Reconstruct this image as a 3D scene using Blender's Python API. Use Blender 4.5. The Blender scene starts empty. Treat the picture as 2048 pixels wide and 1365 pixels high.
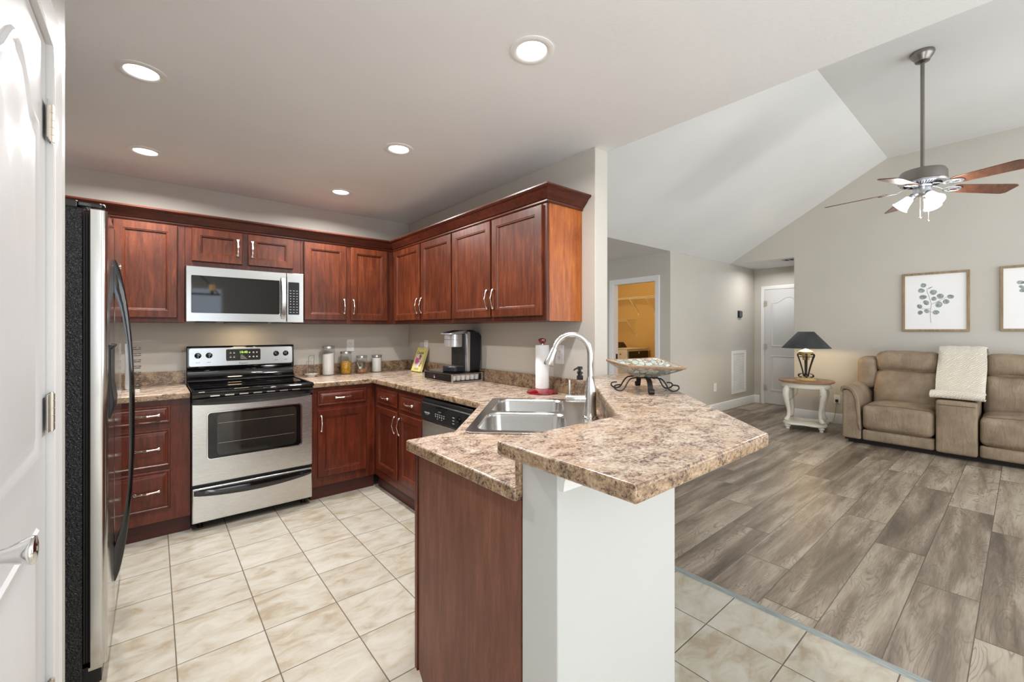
import bpy, bmesh, math, random
from mathutils import Vector, Matrix
from mathutils.geometry import tessellate_polygon
random.seed(7)
PI = math.pi
rad = math.radians
scene = bpy.context.scene
col = scene.collection

# ------------------------------------------------------------------ camera, sky, exposure
cam_data = bpy.data.cameras.new('camera')
cam_data.sensor_width = 36.0
cam_data.lens = 856.29 / 2048 * 36.0
cam_data.shift_y = -21.94 / 2048
cam_data.clip_start = 0.02
cam = bpy.data.objects.new('camera', cam_data)
cam.location = (-2.0478, -4.1448, 1.329)
cam.rotation_euler = (PI / 2, 0, -0.696)
col.objects.link(cam)
scene.camera = cam

world = bpy.data.worlds.new('sky')
scene.world = world
world.use_nodes = True
bg = world.node_tree.nodes['Background']
bg.inputs[0].default_value = (0.93, 0.97, 1.0, 1)
bg.inputs[1].default_value = 1.0
scene.view_settings.view_transform = 'Standard'
scene.view_settings.look = 'None'
scene.view_settings.exposure = 0.0
scene.view_settings.gamma = 1.0
scene.cycles.max_bounces = 8
scene.cycles.diffuse_bounces = 5
scene.cycles.sample_clamp_indirect = 6.0
scene.cycles.caustics_reflective = False
scene.cycles.caustics_refractive = False


def area_light(name, loc, rot, size, size_y, power, color=(1, 1, 1), shape='RECTANGLE'):
    ld = bpy.data.lights.new(name, 'AREA')
    ld.shape = shape
    ld.size = size
    ld.size_y = size_y
    ld.energy = power
    ld.color = color
    o = bpy.data.objects.new(name, ld)
    o.location = loc
    o.rotation_euler = rot
    col.objects.link(o)
    return o


# dining window daylight, plus two added unseen light panels lifting ceilings and rooms
area_light('dining_window_daylight', (-1.535, -6.83, 1.52), (PI / 2, 0, 0), 1.1, 1.35, 14.0, (0.72, 0.84, 1.0))
area_light('dining_fill_light', (-2.24, -5.6, 1.15), (0, -PI / 2, 0), 2.1, 1.9, 92, (0.93, 0.97, 1.0))  # added fill panel on the blank side wall; no patio door there
area_light('living_fill_light', (2.8, -7.1, 1.55), (PI / 2, 0, 0), 4.6, 2.6, 112, (0.95, 0.98, 1.0))  # added fill panel across the open living end; no windows built there

# ------------------------------------------------------------------ mesh helpers
class MB:
    def __init__(self):
        self.v = []; self.f = []; self.m = []

    def add(self, vs, fs, mi=0):
        n = len(self.v)
        self.v += [tuple(p) for p in vs]
        self.f += [tuple(i + n for i in f) for f in fs]
        self.m += [mi] * len(fs)
        return n

    def mark(self):
        return len(self.v)

    def xf(self, M, start=0):
        for i in range(start, len(self.v)):
            self.v[i] = tuple(M @ Vector(self.v[i]))
        return self

    def box(self, x0, x1, y0, y1, z0, z1, mi=0):
        vs = [(x, y, z) for z in (z0, z1) for y in (y0, y1) for x in (x0, x1)]
        self.add(vs, [(0, 2, 3, 1), (4, 5, 7, 6), (0, 1, 5, 4), (2, 6, 7, 3), (0, 4, 6, 2), (1, 3, 7, 5)], mi)
        return self

    def loft(self, rings, cap0=True, cap1=True, closed=True, mi=0):
        n = len(rings[0])
        vs = [p for r in rings for p in r]
        fs = []
        for i in range(len(rings) - 1):
            for j in range(n if closed else n - 1):
                k = (j + 1) % n
                fs.append((i * n + j, i * n + k, (i + 1) * n + k, (i + 1) * n + j))
        if cap0: fs.append(tuple(range(n))[::-1])
        if cap1: fs.append(tuple(range((len(rings) - 1) * n, len(rings) * n)))
        self.add(vs, fs, mi)
        return self

    def prism(self, poly, a, b, holes=(), axis='z', mi=0):
        def P(p, t):
            return {'z': (p[0], p[1], t), 'y': (p[0], t, p[1]), 'x': (t, p[0], p[1])}[axis]
        loops = [list(poly)] + [list(h) for h in holes]
        if not holes:
            self.loft([[P(p, a) for p in poly], [P(p, b) for p in poly]], mi=mi)
            return self
        flat = [p for l in loops for p in l]
        tris = tessellate_polygon([[Vector((p[0], p[1], 0)) for p in l] for l in loops])
        n = len(flat)
        vs = [P(p, a) for p in flat] + [P(p, b) for p in flat]
        fs = [tuple(t) for t in tris] + [tuple(i + n for i in t) for t in tris]
        o = 0
        for l in loops:
            for j in range(len(l)):
                k = (j + 1) % len(l)
                fs.append((o + j, o + k, n + o + k, n + o + j))
            o += len(l)
        self.add(vs, fs, mi)
        return self

    def lathe(self, prof, c=(0, 0, 0), n=24, axis='z', cap=True, mi=0):
        rings = []
        for r, h in prof:
            ring = []
            for i in range(n):
                a = 2 * PI * i / n
                x, y = r * math.cos(a), r * math.sin(a)
                p = {'z': (x, y, h), 'y': (x, h, y), 'x': (h, x, y)}[axis]
                ring.append((c[0] + p[0], c[1] + p[1], c[2] + p[2]))
            rings.append(ring)
        return self.loft(rings, cap, cap, mi=mi)

    def tube(self, path, r, n=8, closed=False, flat=(1, 1), mi=0):
        path = [Vector(p) for p in path]
        N = len(path)
        R = r if isinstance(r, (list, tuple)) else [r] * N
        up = None
        rings = []
        for i in range(N):
            if closed:
                t = path[(i + 1) % N] - path[i - 1]
            else:
                t = path[min(i + 1, N - 1)] - path[max(i - 1, 0)]
            t.normalize()
            if up is None:
                up = Vector((0, 0, 1)) if abs(t.z) < 0.9 else Vector((1, 0, 0))
            u = (up - t * up.dot(t)).normalized()
            w = t.cross(u)
            up = u
            rings.append([tuple(path[i] + u * (R[i] * flat[0] * math.cos(2 * PI * k / n)) + w * (R[i] * flat[1] * math.sin(2 * PI * k / n))) for k in range(n)])
        if closed:
            rings.append(rings[0])
            return self.loft(rings, False, False, mi=mi)
        return self.loft(rings, mi=mi)

    def sphere(self, c, r, n=14, sz=1.0, mi=0):
        return self.lathe([(r * math.sin(PI * (0.02 + 0.96 * i / n)), sz * r * math.cos(PI * (0.02 + 0.96 * i / n))) for i in range(n + 1)], c, n + 4, mi=mi)

    def puff(self, x0, x1, y0, y1, z0, z1, r, bulge=(0, 0, 0), n=10, wr=0.0, seed=0, mi=0):
        """rounded, slightly inflated cushion block"""
        c = Vector(((x0 + x1) / 2, (y0 + y1) / 2, (z0 + z1) / 2))
        h = Vector((abs(x1 - x0) / 2, abs(y1 - y0) / 2, abs(z1 - z0) / 2))
        bm = bmesh.new()
        bmesh.ops.create_cube(bm, size=2)
        bmesh.ops.subdivide_edges(bm, edges=bm.edges[:], cuts=n, use_grid_fill=True)
        rr = min(r, h.x, h.y, h.z)
        rnd = random.Random(seed)
        ph = [rnd.uniform(0, 6) for _ in range(6)]
        idx = {}
        vs = []
        for v in bm.verts:
            # concentrate samples near the edges
            q = [math.copysign(1 - (1 - abs(t)) ** 1.5, t) for t in v.co]
            p = Vector((q[0] * h.x, q[1] * h.y, q[2] * h.z))
            inner = Vector((max(-h.x + rr, min(h.x - rr, p.x)), max(-h.y + rr, min(h.y - rr, p.y)), max(-h.z + rr, min(h.z - rr, p.z))))
            d = p - inner
            if d.length > 1e-9:
                d = d.normalized() * rr
            p = inner + d
            fx, fy, fz = (1 - q[0] ** 2), (1 - q[1] ** 2), (1 - q[2] ** 2)
            w = wr * (math.sin(p.y * 31 + p.z * 9 + ph[0]) + math.sin(p.z * 23 - p.y * 11 + ph[1]) + math.sin(p.x * 27 + p.y * 13 + ph[2])) / 3
            p.x += math.copysign(1, q[0]) * (bulge[0] * fy * fz + w) * abs(q[0]) ** 2
            p.y += math.copysign(1, q[1]) * (bulge[1] * fx * fz) * abs(q[1]) ** 2
            p.z += math.copysign(1, q[2]) * (bulge[2] * fx * fy + w) * abs(q[2]) ** 2
            idx[v] = len(vs)
            vs.append(tuple(c + p))
        fs = [tuple(idx[v] for v in f.verts) for f in bm.faces]
        bm.free()
        self.add(vs, fs, mi)
        return self


def rrect(x0, x1, y0, y1, r, n=5):
    out = []
    for cx, cy, a0 in ((x1 - r, y1 - r, 0), (x0 + r, y1 - r, 90), (x0 + r, y0 + r, 180), (x1 - r, y0 + r, 270)):
        for i in range(n + 1):
            a = rad(a0 + 90 * i / n)
            out.append((cx + r * math.cos(a), cy + r * math.sin(a)))
    return out


ORG = {}


def tag(o, label=None, cat=None, group=None, kind=None):
    if label: o['label'] = label
    if cat: o['category'] = cat
    if group: o['group'] = group
    if kind: o['kind'] = kind
    return o


def empty(name, loc, rz=0.0, label=None, cat=None, group=None):
    o = bpy.data.objects.new(name, None)
    o.empty_display_size = 0.05
    o.location = loc
    o.rotation_euler = (0, 0, rz)
    col.objects.link(o)
    ORG[o] = Vector(loc)
    return tag(o, label, cat, group)


def obj(name, mb, mats, parent=None, bevel=0, seg=2, smooth=True, angle=38, local=False, kind=None, loc=None):
    """link one mesh; world coordinates unless local. A parented mesh shares its thing's origin."""
    me = bpy.data.meshes.new(name)
    vs = mb.v
    if parent is not None and not local:
        g = ORG[parent]
        vs = [(x - g.x, y - g.y, z - g.z) for x, y, z in vs]
    me.from_pydata(vs, [], mb.f)
    if not isinstance(mats, (list, tuple)): mats = [mats]
    for m in mats: me.materials.append(m)
    if len(mats) > 1:
        me.polygons.foreach_set('material_index', mb.m)
    bm = bmesh.new(); bm.from_mesh(me)
    bmesh.ops.recalc_face_normals(bm, faces=bm.faces[:])
    bm.to_mesh(me); bm.free()
    if smooth:
        me.shade_smooth()
        me.set_sharp_from_angle(angle=rad(angle))
    o = bpy.data.objects.new(name, me)
    col.objects.link(o)
    if parent is not None:
        o.parent = parent
        ORG[o] = ORG[parent]
    else:
        ORG[o] = Vector((0, 0, 0))
    if loc is not None: o.location = loc
    if bevel:
        b = o.modifiers.new('bevel', 'BEVEL')
        b.width = bevel; b.segments = seg; b.limit_method = 'ANGLE'; b.angle_limit = rad(40)
        b.harden_normals = False
    if kind: o['kind'] = kind
    return o


def one(name, mb, mats, label, cat, group=None, **k):
    """a thing that is a single mesh: origin moved to the middle of its base"""
    xs = [p[0] for p in mb.v]; ys = [p[1] for p in mb.v]; zs = [p[2] for p in mb.v]
    c = Vector(((min(xs) + max(xs)) / 2, (min(ys) + max(ys)) / 2, min(zs)))
    mb.v = [(x - c.x, y - c.y, z - c.z) for x, y, z in mb.v]
    o = obj(name, mb, mats, **k)
    o.location = c
    ORG[o] = c
    return tag(o, label, cat, group)


def struct(name, mb, mats, parent=None, label=None, **k):
    o = obj(name, mb, mats, parent, **k)
    if parent is None: o['kind'] = 'structure'
    if label: o['label'] = label
    return o


def copy_tree(o, parent=None):
    c = o.copy(); col.objects.link(c)
    if parent is not None: c.parent = parent
    for ch in list(o.children): copy_tree(ch, c)
    return c


def text_mb(s, size, depth=0.0006):
    cu = bpy.data.curves.new('t', 'FONT')
    cu.body = s; cu.size = size; cu.extrude = depth; cu.align_x = 'CENTER'; cu.align_y = 'CENTER'
    cu.resolution_u = 3
    o = bpy.data.objects.new('t', cu); col.objects.link(o)
    dg = bpy.context.evaluated_depsgraph_get(); dg.update()
    me = bpy.data.meshes.new_from_object(o.evaluated_get(dg))
    mb = MB(); mb.add([tuple(v.co) for v in me.vertices], [tuple(p.vertices) for p in me.polygons])
    bpy.data.objects.remove(o); bpy.data.curves.remove(cu); bpy.data.meshes.remove(me)
    return mb


FACE_Y = Matrix.Rotation(PI / 2, 4, 'X')                          # xy plane text -> facing -y
FACE_X = Matrix.Rotation(-PI / 2, 4, 'Z') @ FACE_Y                # facing -x


def arc(c, r, a0, a1, n, plane='xz'):
    out = []
    for i in range(n + 1):
        a = rad(a0 + (a1 - a0) * i / n)
        u, w = r * math.cos(a), r * math.sin(a)
        out.append({'xz': (c[0] + u, c[1], c[2] + w), 'yz': (c[0], c[1] + u, c[2] + w), 'xy': (c[0] + u, c[1] + w, c[2])}[plane])
    return out


# ------------------------------------------------------------------ materials
def srgb(r, g, b):
    f = lambda c: (c / 255 / 12.92) if c / 255 <= 0.04045 else ((c / 255 + 0.055) / 1.055) ** 2.4
    return (f(r), f(g), f(b), 1)


class NT:
    def __init__(self, name):
        self.m = bpy.data.materials.new(name)
        self.m.use_nodes = True
        self.t = self.m.node_tree
        self.p = self.t.nodes['Principled BSDF']

    def set(self, node, key, val):
        s = node.inputs[key]
        if isinstance(val, bpy.types.NodeSocket): self.t.links.new(val, s)
        else: s.default_value = val

    def n(self, typ, out=0, props=None, **ins):
        nd = self.t.nodes.new(typ)
        for k, v in (props or {}).items(): setattr(nd, k, v)
        for k, v in ins.items():
            key = int(k[1:]) if k[0] == '_' and k[1:].isdigit() else k.replace('_', ' ')
            self.set(nd, key, v)
        return nd.outputs[out]

    def math(self, op, a, b=0.0, c=0.0):
        nd = self.t.nodes.new('ShaderNodeMath'); nd.operation = op
        self.set(nd, 0, a); self.set(nd, 1, b); self.set(nd, 2, c)
        return nd.outputs[0]

    def obj(self, rnd=True):
        tc = self.t.nodes.new('ShaderNodeTexCoord').outputs['Object']
        if rnd:
            oi = self.t.nodes.new('ShaderNodeObjectInfo').outputs['Random']
            off = self.math('MULTIPLY', oi, 37.0)
            nd = self.t.nodes.new('ShaderNodeVectorMath'); nd.operation = 'ADD'
            self.t.links.new(tc, nd.inputs[0]); self.t.links.new(off, nd.inputs[1])
            return nd.outputs[0]
        return tc

    def scale(self, vec, s):
        nd = self.t.nodes.new('ShaderNodeVectorMath'); nd.operation = 'MULTIPLY'
        self.t.links.new(vec, nd.inputs[0]); nd.inputs[1].default_value = s
        return nd.outputs[0]

    def noise(self, vec, scale, detail=3.0, rough=0.5, dist=0.0, out=0):
        return self.n('ShaderNodeTexNoise', out, Vector=vec, Scale=scale, Detail=detail, Roughness=rough, Distortion=dist)

    def ramp(self, fac, stops, interp='LINEAR'):
        nd = self.t.nodes.new('ShaderNodeValToRGB')
        self.t.links.new(fac, nd.inputs[0])
        cr = nd.color_ramp; cr.interpolation = interp
        while len(cr.elements) < len(stops): cr.elements.new(0.5)
        for e, (pos, c) in zip(cr.elements, stops):
            e.position = pos
            e.color = c if len(c) == 4 else (*c, 1)
        return nd.outputs[0]

    def mix(self, fac, a, b, mode='MIX'):
        nd = self.t.nodes.new('ShaderNodeMix'); nd.data_type = 'RGBA'; nd.blend_type = mode
        self.set(nd, 0, fac); self.set(nd, 6, a); self.set(nd, 7, b)
        return nd.outputs[2]

    def bump(self, h, strength=0.2, dist=0.002):
        nd = self.t.nodes.new('ShaderNodeBump')
        self.t.links.new(h, nd.inputs['Height'])
        nd.inputs['Strength'].default_value = strength
        nd.inputs['Distance'].default_value = dist
        self.t.links.new(nd.outputs[0], self.p.inputs['Normal'])

    def fin(self, color=None, rough=0.5, metal=0.0, **k):
        if color is not None: self.set(self.p, 'Base Color', color)
        self.set(self.p, 'Roughness', rough); self.set(self.p, 'Metallic', metal)
        for a, v in k.items(): self.set(self.p, a.replace('_', ' '), v)
        return self.m


def plain(name, c, rough=0.5, metal=0.0, var=0.06, sc=6.0, **k):
    """a procedural paint or plastic: base tone with faint mottling"""
    t = NT(name)
    n = t.noise(t.obj(), sc, 2)
    lo = tuple(x * (1 - var) for x in c[:3]) + (1,); hi = tuple(min(1, x * (1 + var)) for x in c[:3]) + (1,)
    return t.fin(t.ramp(n, [(0.3, lo), (0.7, hi)]), rough, metal, **k)


def paint(name, c, rough=0.6, bump=0.12, sc=160):
    t = NT(name)
    v = t.obj(False)
    n = t.noise(v, 1.2, 2)
    lo = tuple(x * 0.97 for x in c[:3]) + (1,); hi = tuple(min(1, x * 1.03) for x in c[:3]) + (1,)
    t.bump(t.noise(v, sc, 2), bump, 0.002)
    return t.fin(t.ramp(n, [(0.3, lo), (0.7, hi)]), rough)


def wood(name, dark, mid, light, axis='z', rough=0.32, coat=0.25):
    t = NT(name)
    s = {'z': (14, 14, 1.6), 'x': (1.6, 14, 14), 'y': (14, 1.6, 14)}[axis]
    v = t.obj()
    g = t.noise(t.scale(v, s), 3.0, 4, 0.6, 0.6)
    f = t.noise(t.scale(v, tuple(4 * a for a in s)), 8.0, 2, 0.5)
    b = t.noise(v, 3.2, 3)
    k = t.math('ADD', t.math('MULTIPLY', g, 0.55), t.math('ADD', t.math('MULTIPLY', f, 0.2), t.math('MULTIPLY', b, 0.3)))
    c = t.ramp(k, [(0.38, dark), (0.53, mid), (0.68, light)])
    t.bump(f, 0.03, 0.001)
    return t.fin(c, rough, Coat_Weight=coat, Coat_Roughness=0.25, Specular_IOR_Level=0.35)


def steel(name, c=0.62, rough=0.28, axis='x'):
    t = NT(name)
    s = {'x': (1, 60, 220), 'z': (220, 60, 1), 'y': (60, 1, 220)}[axis]
    f = t.noise(t.scale(t.obj(False), s), 4.0, 2, 0.6)
    r = t.math('ADD', t.math('MULTIPLY', f, 0.05), rough - 0.025)
    return t.fin(t.ramp(f, [(0.3, (c * .975, c * .975, c * .96)), (0.7, (c * 1.02, c * 1.02, c * 1.0))]), r, 1.0)


M = {}
M['wall'] = paint('greige wall paint', srgb(196, 191, 182))
M['ceiling'] = paint('textured white ceiling paint', srgb(238, 239, 240), 0.8, 0.35, 110)
M['vault'] = paint('smooth white ceiling paint', srgb(226, 227, 226), 0.8, 0.05)
M['trim'] = paint('white gloss trim paint', srgb(228, 228, 228), 0.35, 0.02)
M['barpaint'] = paint('off white wall paint', srgb(188, 188, 185), 0.5, 0.08)
M['yellow'] = paint('ochre laundry wall paint', srgb(208, 178, 122), 0.6)
M['doorpaint'] = None
t = NT('white door paint with embossed grain')
t.bump(t.noise(t.scale(t.obj(False), (60, 60, 3)), 4.0, 3, 0.6), 0.18, 0.002)
M['doorpaint'] = t.fin(srgb(206, 206, 207), 0.42)

M['cherry'] = wood('cherry stained wood upright grain', srgb(58, 24, 11), srgb(83, 37, 18), srgb(110, 54, 27), 'z', 0.36, 0.06)
M['cherry_x'] = wood('cherry stained wood level grain', srgb(58, 24, 11), srgb(83, 37, 18), srgb(110, 54, 27), 'x', 0.36, 0.06)
M['cherry_dark'] = wood('dark cherry frame wood', srgb(56, 23, 12), srgb(78, 34, 19), srgb(98, 46, 27), 'z', 0.38, 0.06)
M['base_cherry'] = wood('deep red cherry wood', srgb(62, 24, 13), srgb(90, 36, 20), srgb(116, 51, 29), 'z', 0.32, 0.2)
M['crown'] = wood('dark cherry crown wood', srgb(56, 23, 14), srgb(78, 33, 20), srgb(98, 45, 28), 'x', 0.34, 0.1)
M['orange_wood'] = wood('honey cherry veneer', srgb(122, 60, 22), srgb(156, 82, 30), srgb(182, 106, 44), 'z', 0.36, 0.15)
M['panel_wood'] = wood('brown veneer end panel', srgb(90, 54, 40), srgb(108, 66, 50), srgb(126, 80, 62), 'z', 0.45, 0.1)
M['toe'] = plain('dark toe kick board', srgb(70, 30, 22), 0.5)
M['inside'] = plain('dark gap', srgb(24, 18, 15), 0.8)


def granite(name, tops):
    t = NT(name)
    v = t.obj(False)
    w = t.scale(v, (1.0, 1.35, 1.35))
    a = t.noise(w, 16.0, 5, 0.62, 0.8)
    b = t.noise(w, 95.0, 4, 0.7, 0.4)
    c = t.noise(w, 5.0, 3, 0.6, 0.6)
    s = t.noise(t.scale(v, (1, 1.25, 1.25)), 120.0, 3, 0.6)
    k = t.math('ADD', t.math('MULTIPLY', a, 0.45), t.math('MULTIPLY', b, 0.55))
    base = t.ramp(k, [(0.36, tops[0]), (0.45, tops[1]), (0.53, tops[2]), (0.63, tops[3])])
    base = t.mix(t.ramp(c, [(0.50, (0, 0, 0)), (0.70, (0.45, 0.45, 0.45))]), base, tops[4], 'MIX')
    spk = t.ramp(t.math('ADD', t.math('MULTIPLY', s, 0.6), t.math('MULTIPLY', a, 0.4)), [(0.40, (1, 1, 1)), (0.455, (0, 0, 0))])
    colr = t.mix(t.math('MULTIPLY', spk, 0.9), base, tops[5])
    return t.fin(colr, 0.27, Coat_Weight=0.15, Coat_Roughness=0.15)


M['granite'] = granite('speckled tan stone laminate', [srgb(104, 82, 72), srgb(150, 128, 112), srgb(186, 168, 150), srgb(208, 195, 180), srgb(172, 138, 104), srgb(70, 57, 56)])
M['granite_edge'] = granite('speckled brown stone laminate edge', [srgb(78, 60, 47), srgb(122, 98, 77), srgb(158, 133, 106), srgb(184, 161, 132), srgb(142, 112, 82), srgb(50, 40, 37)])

# ceramic floor tile: 0.3075 m grid
t = NT('beige ceramic floor tile')
v = t.obj(False)
sx = t.n('ShaderNodeSeparateXYZ', 0, Vector=v); sy = sx.node.outputs[1]
S_ = 0.3075
tx = t.math('DIVIDE', t.math('ADD', sx, 1.98), S_); ty = t.math('DIVIDE', t.math('ADD', sy, 0.762), S_)
fx = t.math('ABSOLUTE', t.math('SUBTRACT', t.math('FRACT', tx), 0.5)); fy = t.math('ABSOLUTE', t.math('SUBTRACT', t.math('FRACT', ty), 0.5))
edge = t.math('MAXIMUM', fx, fy)
gr = t.ramp(edge, [(0.4915, (0, 0, 0)), (0.4945, (1, 1, 1))])
cell = t.n('ShaderNodeCombineXYZ', 0, X=t.math('FLOOR', tx), Y=t.math('FLOOR', ty))
wn = t.n('ShaderNodeTexWhiteNoise', 1, Vector=cell)
vv = t.n('ShaderNodeVectorMath', 0, {'operation': 'ADD'}, _0=v, _1=t.scale(wn, (9, 9, 9)))
a = t.noise(t.scale(vv, (1, 1.8, 1)), 7.0, 5, 0.62, 0.7)
b = t.noise(vv, 2.5, 2)
k = t.math('ADD', t.math('MULTIPLY', a, 0.75), t.math('MULTIPLY', b, 0.25))
tc_ = t.ramp(k, [(0.36, srgb(157, 142, 119)), (0.47, srgb(175, 167, 151)), (0.60, srgb(187, 182, 171))])
wv = t.n('ShaderNodeTexWhiteNoise', 0, Vector=cell)
tc_ = t.mix(0.07, tc_, t.ramp(wv, [(0, (0.35, 0.32, 0.27)), (1, (0.9, 0.88, 0.84))]))
hgt = t.math('SUBTRACT', 1.0, gr)
t.bump(hgt, 0.5, 0.003)
M['tile'] = t.fin(t.mix(gr, tc_, srgb(92, 80, 66)), t.math('ADD', t.math('MULTIPLY', gr, 0.4), 0.3))

# grey vinyl planks: 0.2315 wide, 1.52 long, joints stepping 0.375 per row
t = NT('grey oak plank floor')
v = t.obj(False)
sx = t.n('ShaderNodeSeparateXYZ', 0, Vector=v); sy = sx.node.outputs[1]
ry = t.math('DIVIDE', t.math('ADD', t.math('MULTIPLY', sy, -1.0), -3.08), 0.2315)
row = t.math('FLOOR', ry)
px = t.math('DIVIDE', t.math('ADD', t.math('SUBTRACT', sx, 0.65), t.math('MULTIPLY', row, 0.375)), 1.52)
fx = t.math('ABSOLUTE', t.math('SUBTRACT', t.math('FRACT', px), 0.5)); fy = t.math('ABSOLUTE', t.math('SUBTRACT', t.math('FRACT', ry), 0.5))
seam = t.math('MAXIMUM', t.ramp(fx, [(0.4985, (0, 0, 0)), (0.4993, (1, 1, 1))]), t.ramp(fy, [(0.489, (0, 0, 0)), (0.495, (1, 1, 1))]))
cell = t.n('ShaderNodeCombineXYZ', 0, X=t.math('FLOOR', px), Y=row)
w1 = t.n('ShaderNodeTexWhiteNoise', 0, Vector=cell)
w3 = t.n('ShaderNodeTexWhiteNoise', 1, Vector=cell)
vv = t.n('ShaderNodeVectorMath', 0, {'operation': 'ADD'}, _0=v, _1=t.scale(w3, (31, 17, 9)))
big = t.noise(t.scale(vv, (0.7, 6.0, 1)), 1.6, 3, 0.55, 0.5)
rings = t.noise(t.scale(vv, (0.9, 5.0, 1)), 1.5, 2, 0.5, 0.9)
ringl = t.math('ABSOLUTE', t.math('SUBTRACT', t.math('FRACT', t.math('MULTIPLY', rings, 20.0)), 0.5))
ringm = t.ramp(ringl, [(0.0, (1, 1, 1)), (0.16, (0, 0, 0))])
fine = t.noise(t.scale(vv, (5, 90, 1)), 2.0, 3, 0.6)
k = t.math('ADD', t.math('ADD', t.math('MULTIPLY', big, 0.75), t.math('MULTIPLY', fine, 0.25)), t.math('MULTIPLY', t.math('SUBTRACT', w1, 0.5), 0.20))
pc = t.ramp(k, [(0.28, srgb(80, 70, 60)), (0.44, srgb(122, 109, 95)), (0.57, srgb(157, 145, 130)), (0.75, srgb(182, 172, 157))])
gate = t.ramp(t.noise(t.scale(vv, (1.2, 5, 1)), 2.2, 2), [(0.38, (0, 0, 0)), (0.52, (1, 1, 1))])
pc = t.mix(t.math('MULTIPLY', t.math('MULTIPLY', ringm, gate), 0.62), pc, srgb(88, 76, 66))
pc = t.mix(seam, pc, srgb(78, 69, 61))
t.bump(t.math('SUBTRACT', fine, seam), 0.12, 0.002)
M['plank'] = t.fin(pc, t.math('ADD', t.math('MULTIPLY', fine, 0.12), 0.34))

M['steel'] = steel('brushed stainless steel', 0.66, 0.27, 'x')
M['steel_mw'] = steel('darker brushed stainless', 0.43, 0.22, 'x')
M['steel_z'] = steel('brushed stainless steel upright', 0.68, 0.27, 'z')
M['steel_sink'] = steel('satin stainless sink', 0.60, 0.24, 'x')
M['fridge'] = steel('smooth stainless door skin', 0.62, 0.16, 'z')
M['nickel'] = plain('brushed nickel', (0.66, 0.64, 0.60, 1), 0.25, 1.0, 0.05, 30)
M['chrome'] = plain('polished chrome', (0.82, 0.82, 0.83, 1), 0.08, 1.0, 0.03)
M['silver'] = plain('antique silver', (0.83, 0.80, 0.74, 1), 0.22, 1.0, 0.12, 60)
M['pewter'] = plain('dark pewter', (0.27, 0.25, 0.23, 1), 0.32, 1.0, 0.1)
M['hinge'] = plain('satin nickel hinge', (0.62, 0.58, 0.50, 1), 0.35, 1.0, 0.05)
M['black'] = plain('black plastic', srgb(26, 26, 28), 0.35)
M['black_gloss'] = plain('black enamel', srgb(14, 14, 16), 0.08, Coat_Weight=0.5, Coat_Roughness=0.03)
M['black_glass'] = plain('black glass', srgb(12, 12, 13), 0.04, 0, 0.02, Specular_IOR_Level=0.6)
t = NT('pebbled black steel')
t.bump(t.noise(t.obj(False), 120, 2, 0.5, 0.8), 1.0, 0.008)
M['pebble'] = t.fin(srgb(36, 37, 40), 0.2)
M['iron'] = plain('dark wrought iron', srgb(44, 40, 40), 0.42, 0.6)
M['bronze'] = plain('bronzed iron strap', srgb(62, 54, 46), 0.4, 0.5)
M['white'] = plain('white plastic', srgb(236, 236, 234), 0.4)
M['whitepowder'] = plain('white powder', srgb(240, 238, 234), 0.9)
M['paper'] = plain('white paper', srgb(244, 244, 245), 0.7, 0, 0.01)
t = NT('clear thin glass')
lw = t.n('ShaderNodeLayerWeight', 1, Blend=0.25)
gls = t.n('ShaderNodeBsdfGlossy', 0, Roughness=0.03)
trn = t.n('ShaderNodeBsdfTransparent', 0, Color=(0.96, 0.975, 0.975, 1))
mx = t.n('ShaderNodeMixShader', 0, _0=t.math('ADD', t.math('MULTIPLY', lw, 0.55), 0.04), _1=trn, _2=gls)
t.t.links.new(mx, t.t.nodes['Material Output'].inputs[0])
M['glass'] = t.m
M['rubber'] = plain('black rubber', srgb(22, 22, 22), 0.7)


def emit(name, c, s, base=(0.9, 0.9, 0.9, 1)):
    t = NT(name)
    return t.fin(base, 0.5, Emission_Color=c, Emission_Strength=s)


M['led'] = emit('lit frosted lens', (1, 0.985, 0.96, 1), 5.0)
# ------------------------------------------------------------------ the setting
ZC = 2.44; XO = 0.12; X2 = 5.4146; Y1 = -0.949; XL = 3.525; X3 = 6.434; YR = -2.98; ZR = 3.615
struct('floor', MB().box(-3.1, 0.162, -7.2, 0.12, -0.05, 0), M['tile'])
struct('floor', MB().box(0.19, 7.0, -7.2, 2.7, -0.05, 0), M['plank'])
t = NT('grey metal threshold')
M['strip'] = t.fin(t.ramp(t.noise(t.scale(t.obj(False), (60, 4, 60)), 3, 3), [(0.3, srgb(122, 130, 130)), (0.7, srgb(158, 164, 162))]), 0.45, 0.2)
struct('trim_1', MB().prism([(0.160, 0), (0.198, 0), (0.194, 0.006), (0.164, 0.006)], -7.2, -2.7, axis='y'), M['strip'])
struct('wall_back', MB().box(-3.1, XO, 0, 0.12, 0, ZC), M['wall'])
struct('wall_right', MB().box(0, XO, -2.479, 0, 0, ZC), M['wall'], bevel=0.004)
struct('ceiling', MB().box(-3.1, XO, -7.2, 0.12, ZC, ZC + 0.06), M['ceiling'])
struct('ceiling', MB().box(XO, 5.75, Y1, 2.7, ZC, ZC + 0.06), M['vault'])
struct('ceiling', MB().prism([(Y1, ZC), (YR, ZR), (YR, ZR + 0.06), (Y1, ZC + 0.06)], XO, X2, axis='x'), M['vault'])
struct('ceiling', MB().box(XO, X2, -7.2, YR, ZR, ZR + 0.06), M['vault'])
struct('wall_gable', MB().prism([(Y1, ZC + 0.06), (-7.2, ZC + 0.06), (-7.2, ZR), (YR, ZR)], 0.06, XO, axis='x'), M['wall'])
struct('wall_living', MB().prism([(-7.2, 0), (-1.9, 0), (-1.9, ZC), (Y1, ZC), (Y1, ZC + 0.005), (YR, ZR), (-7.2, ZR)], X2, X2 + 0.12, axis='x'), M['wall'], bevel=0.004)
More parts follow.
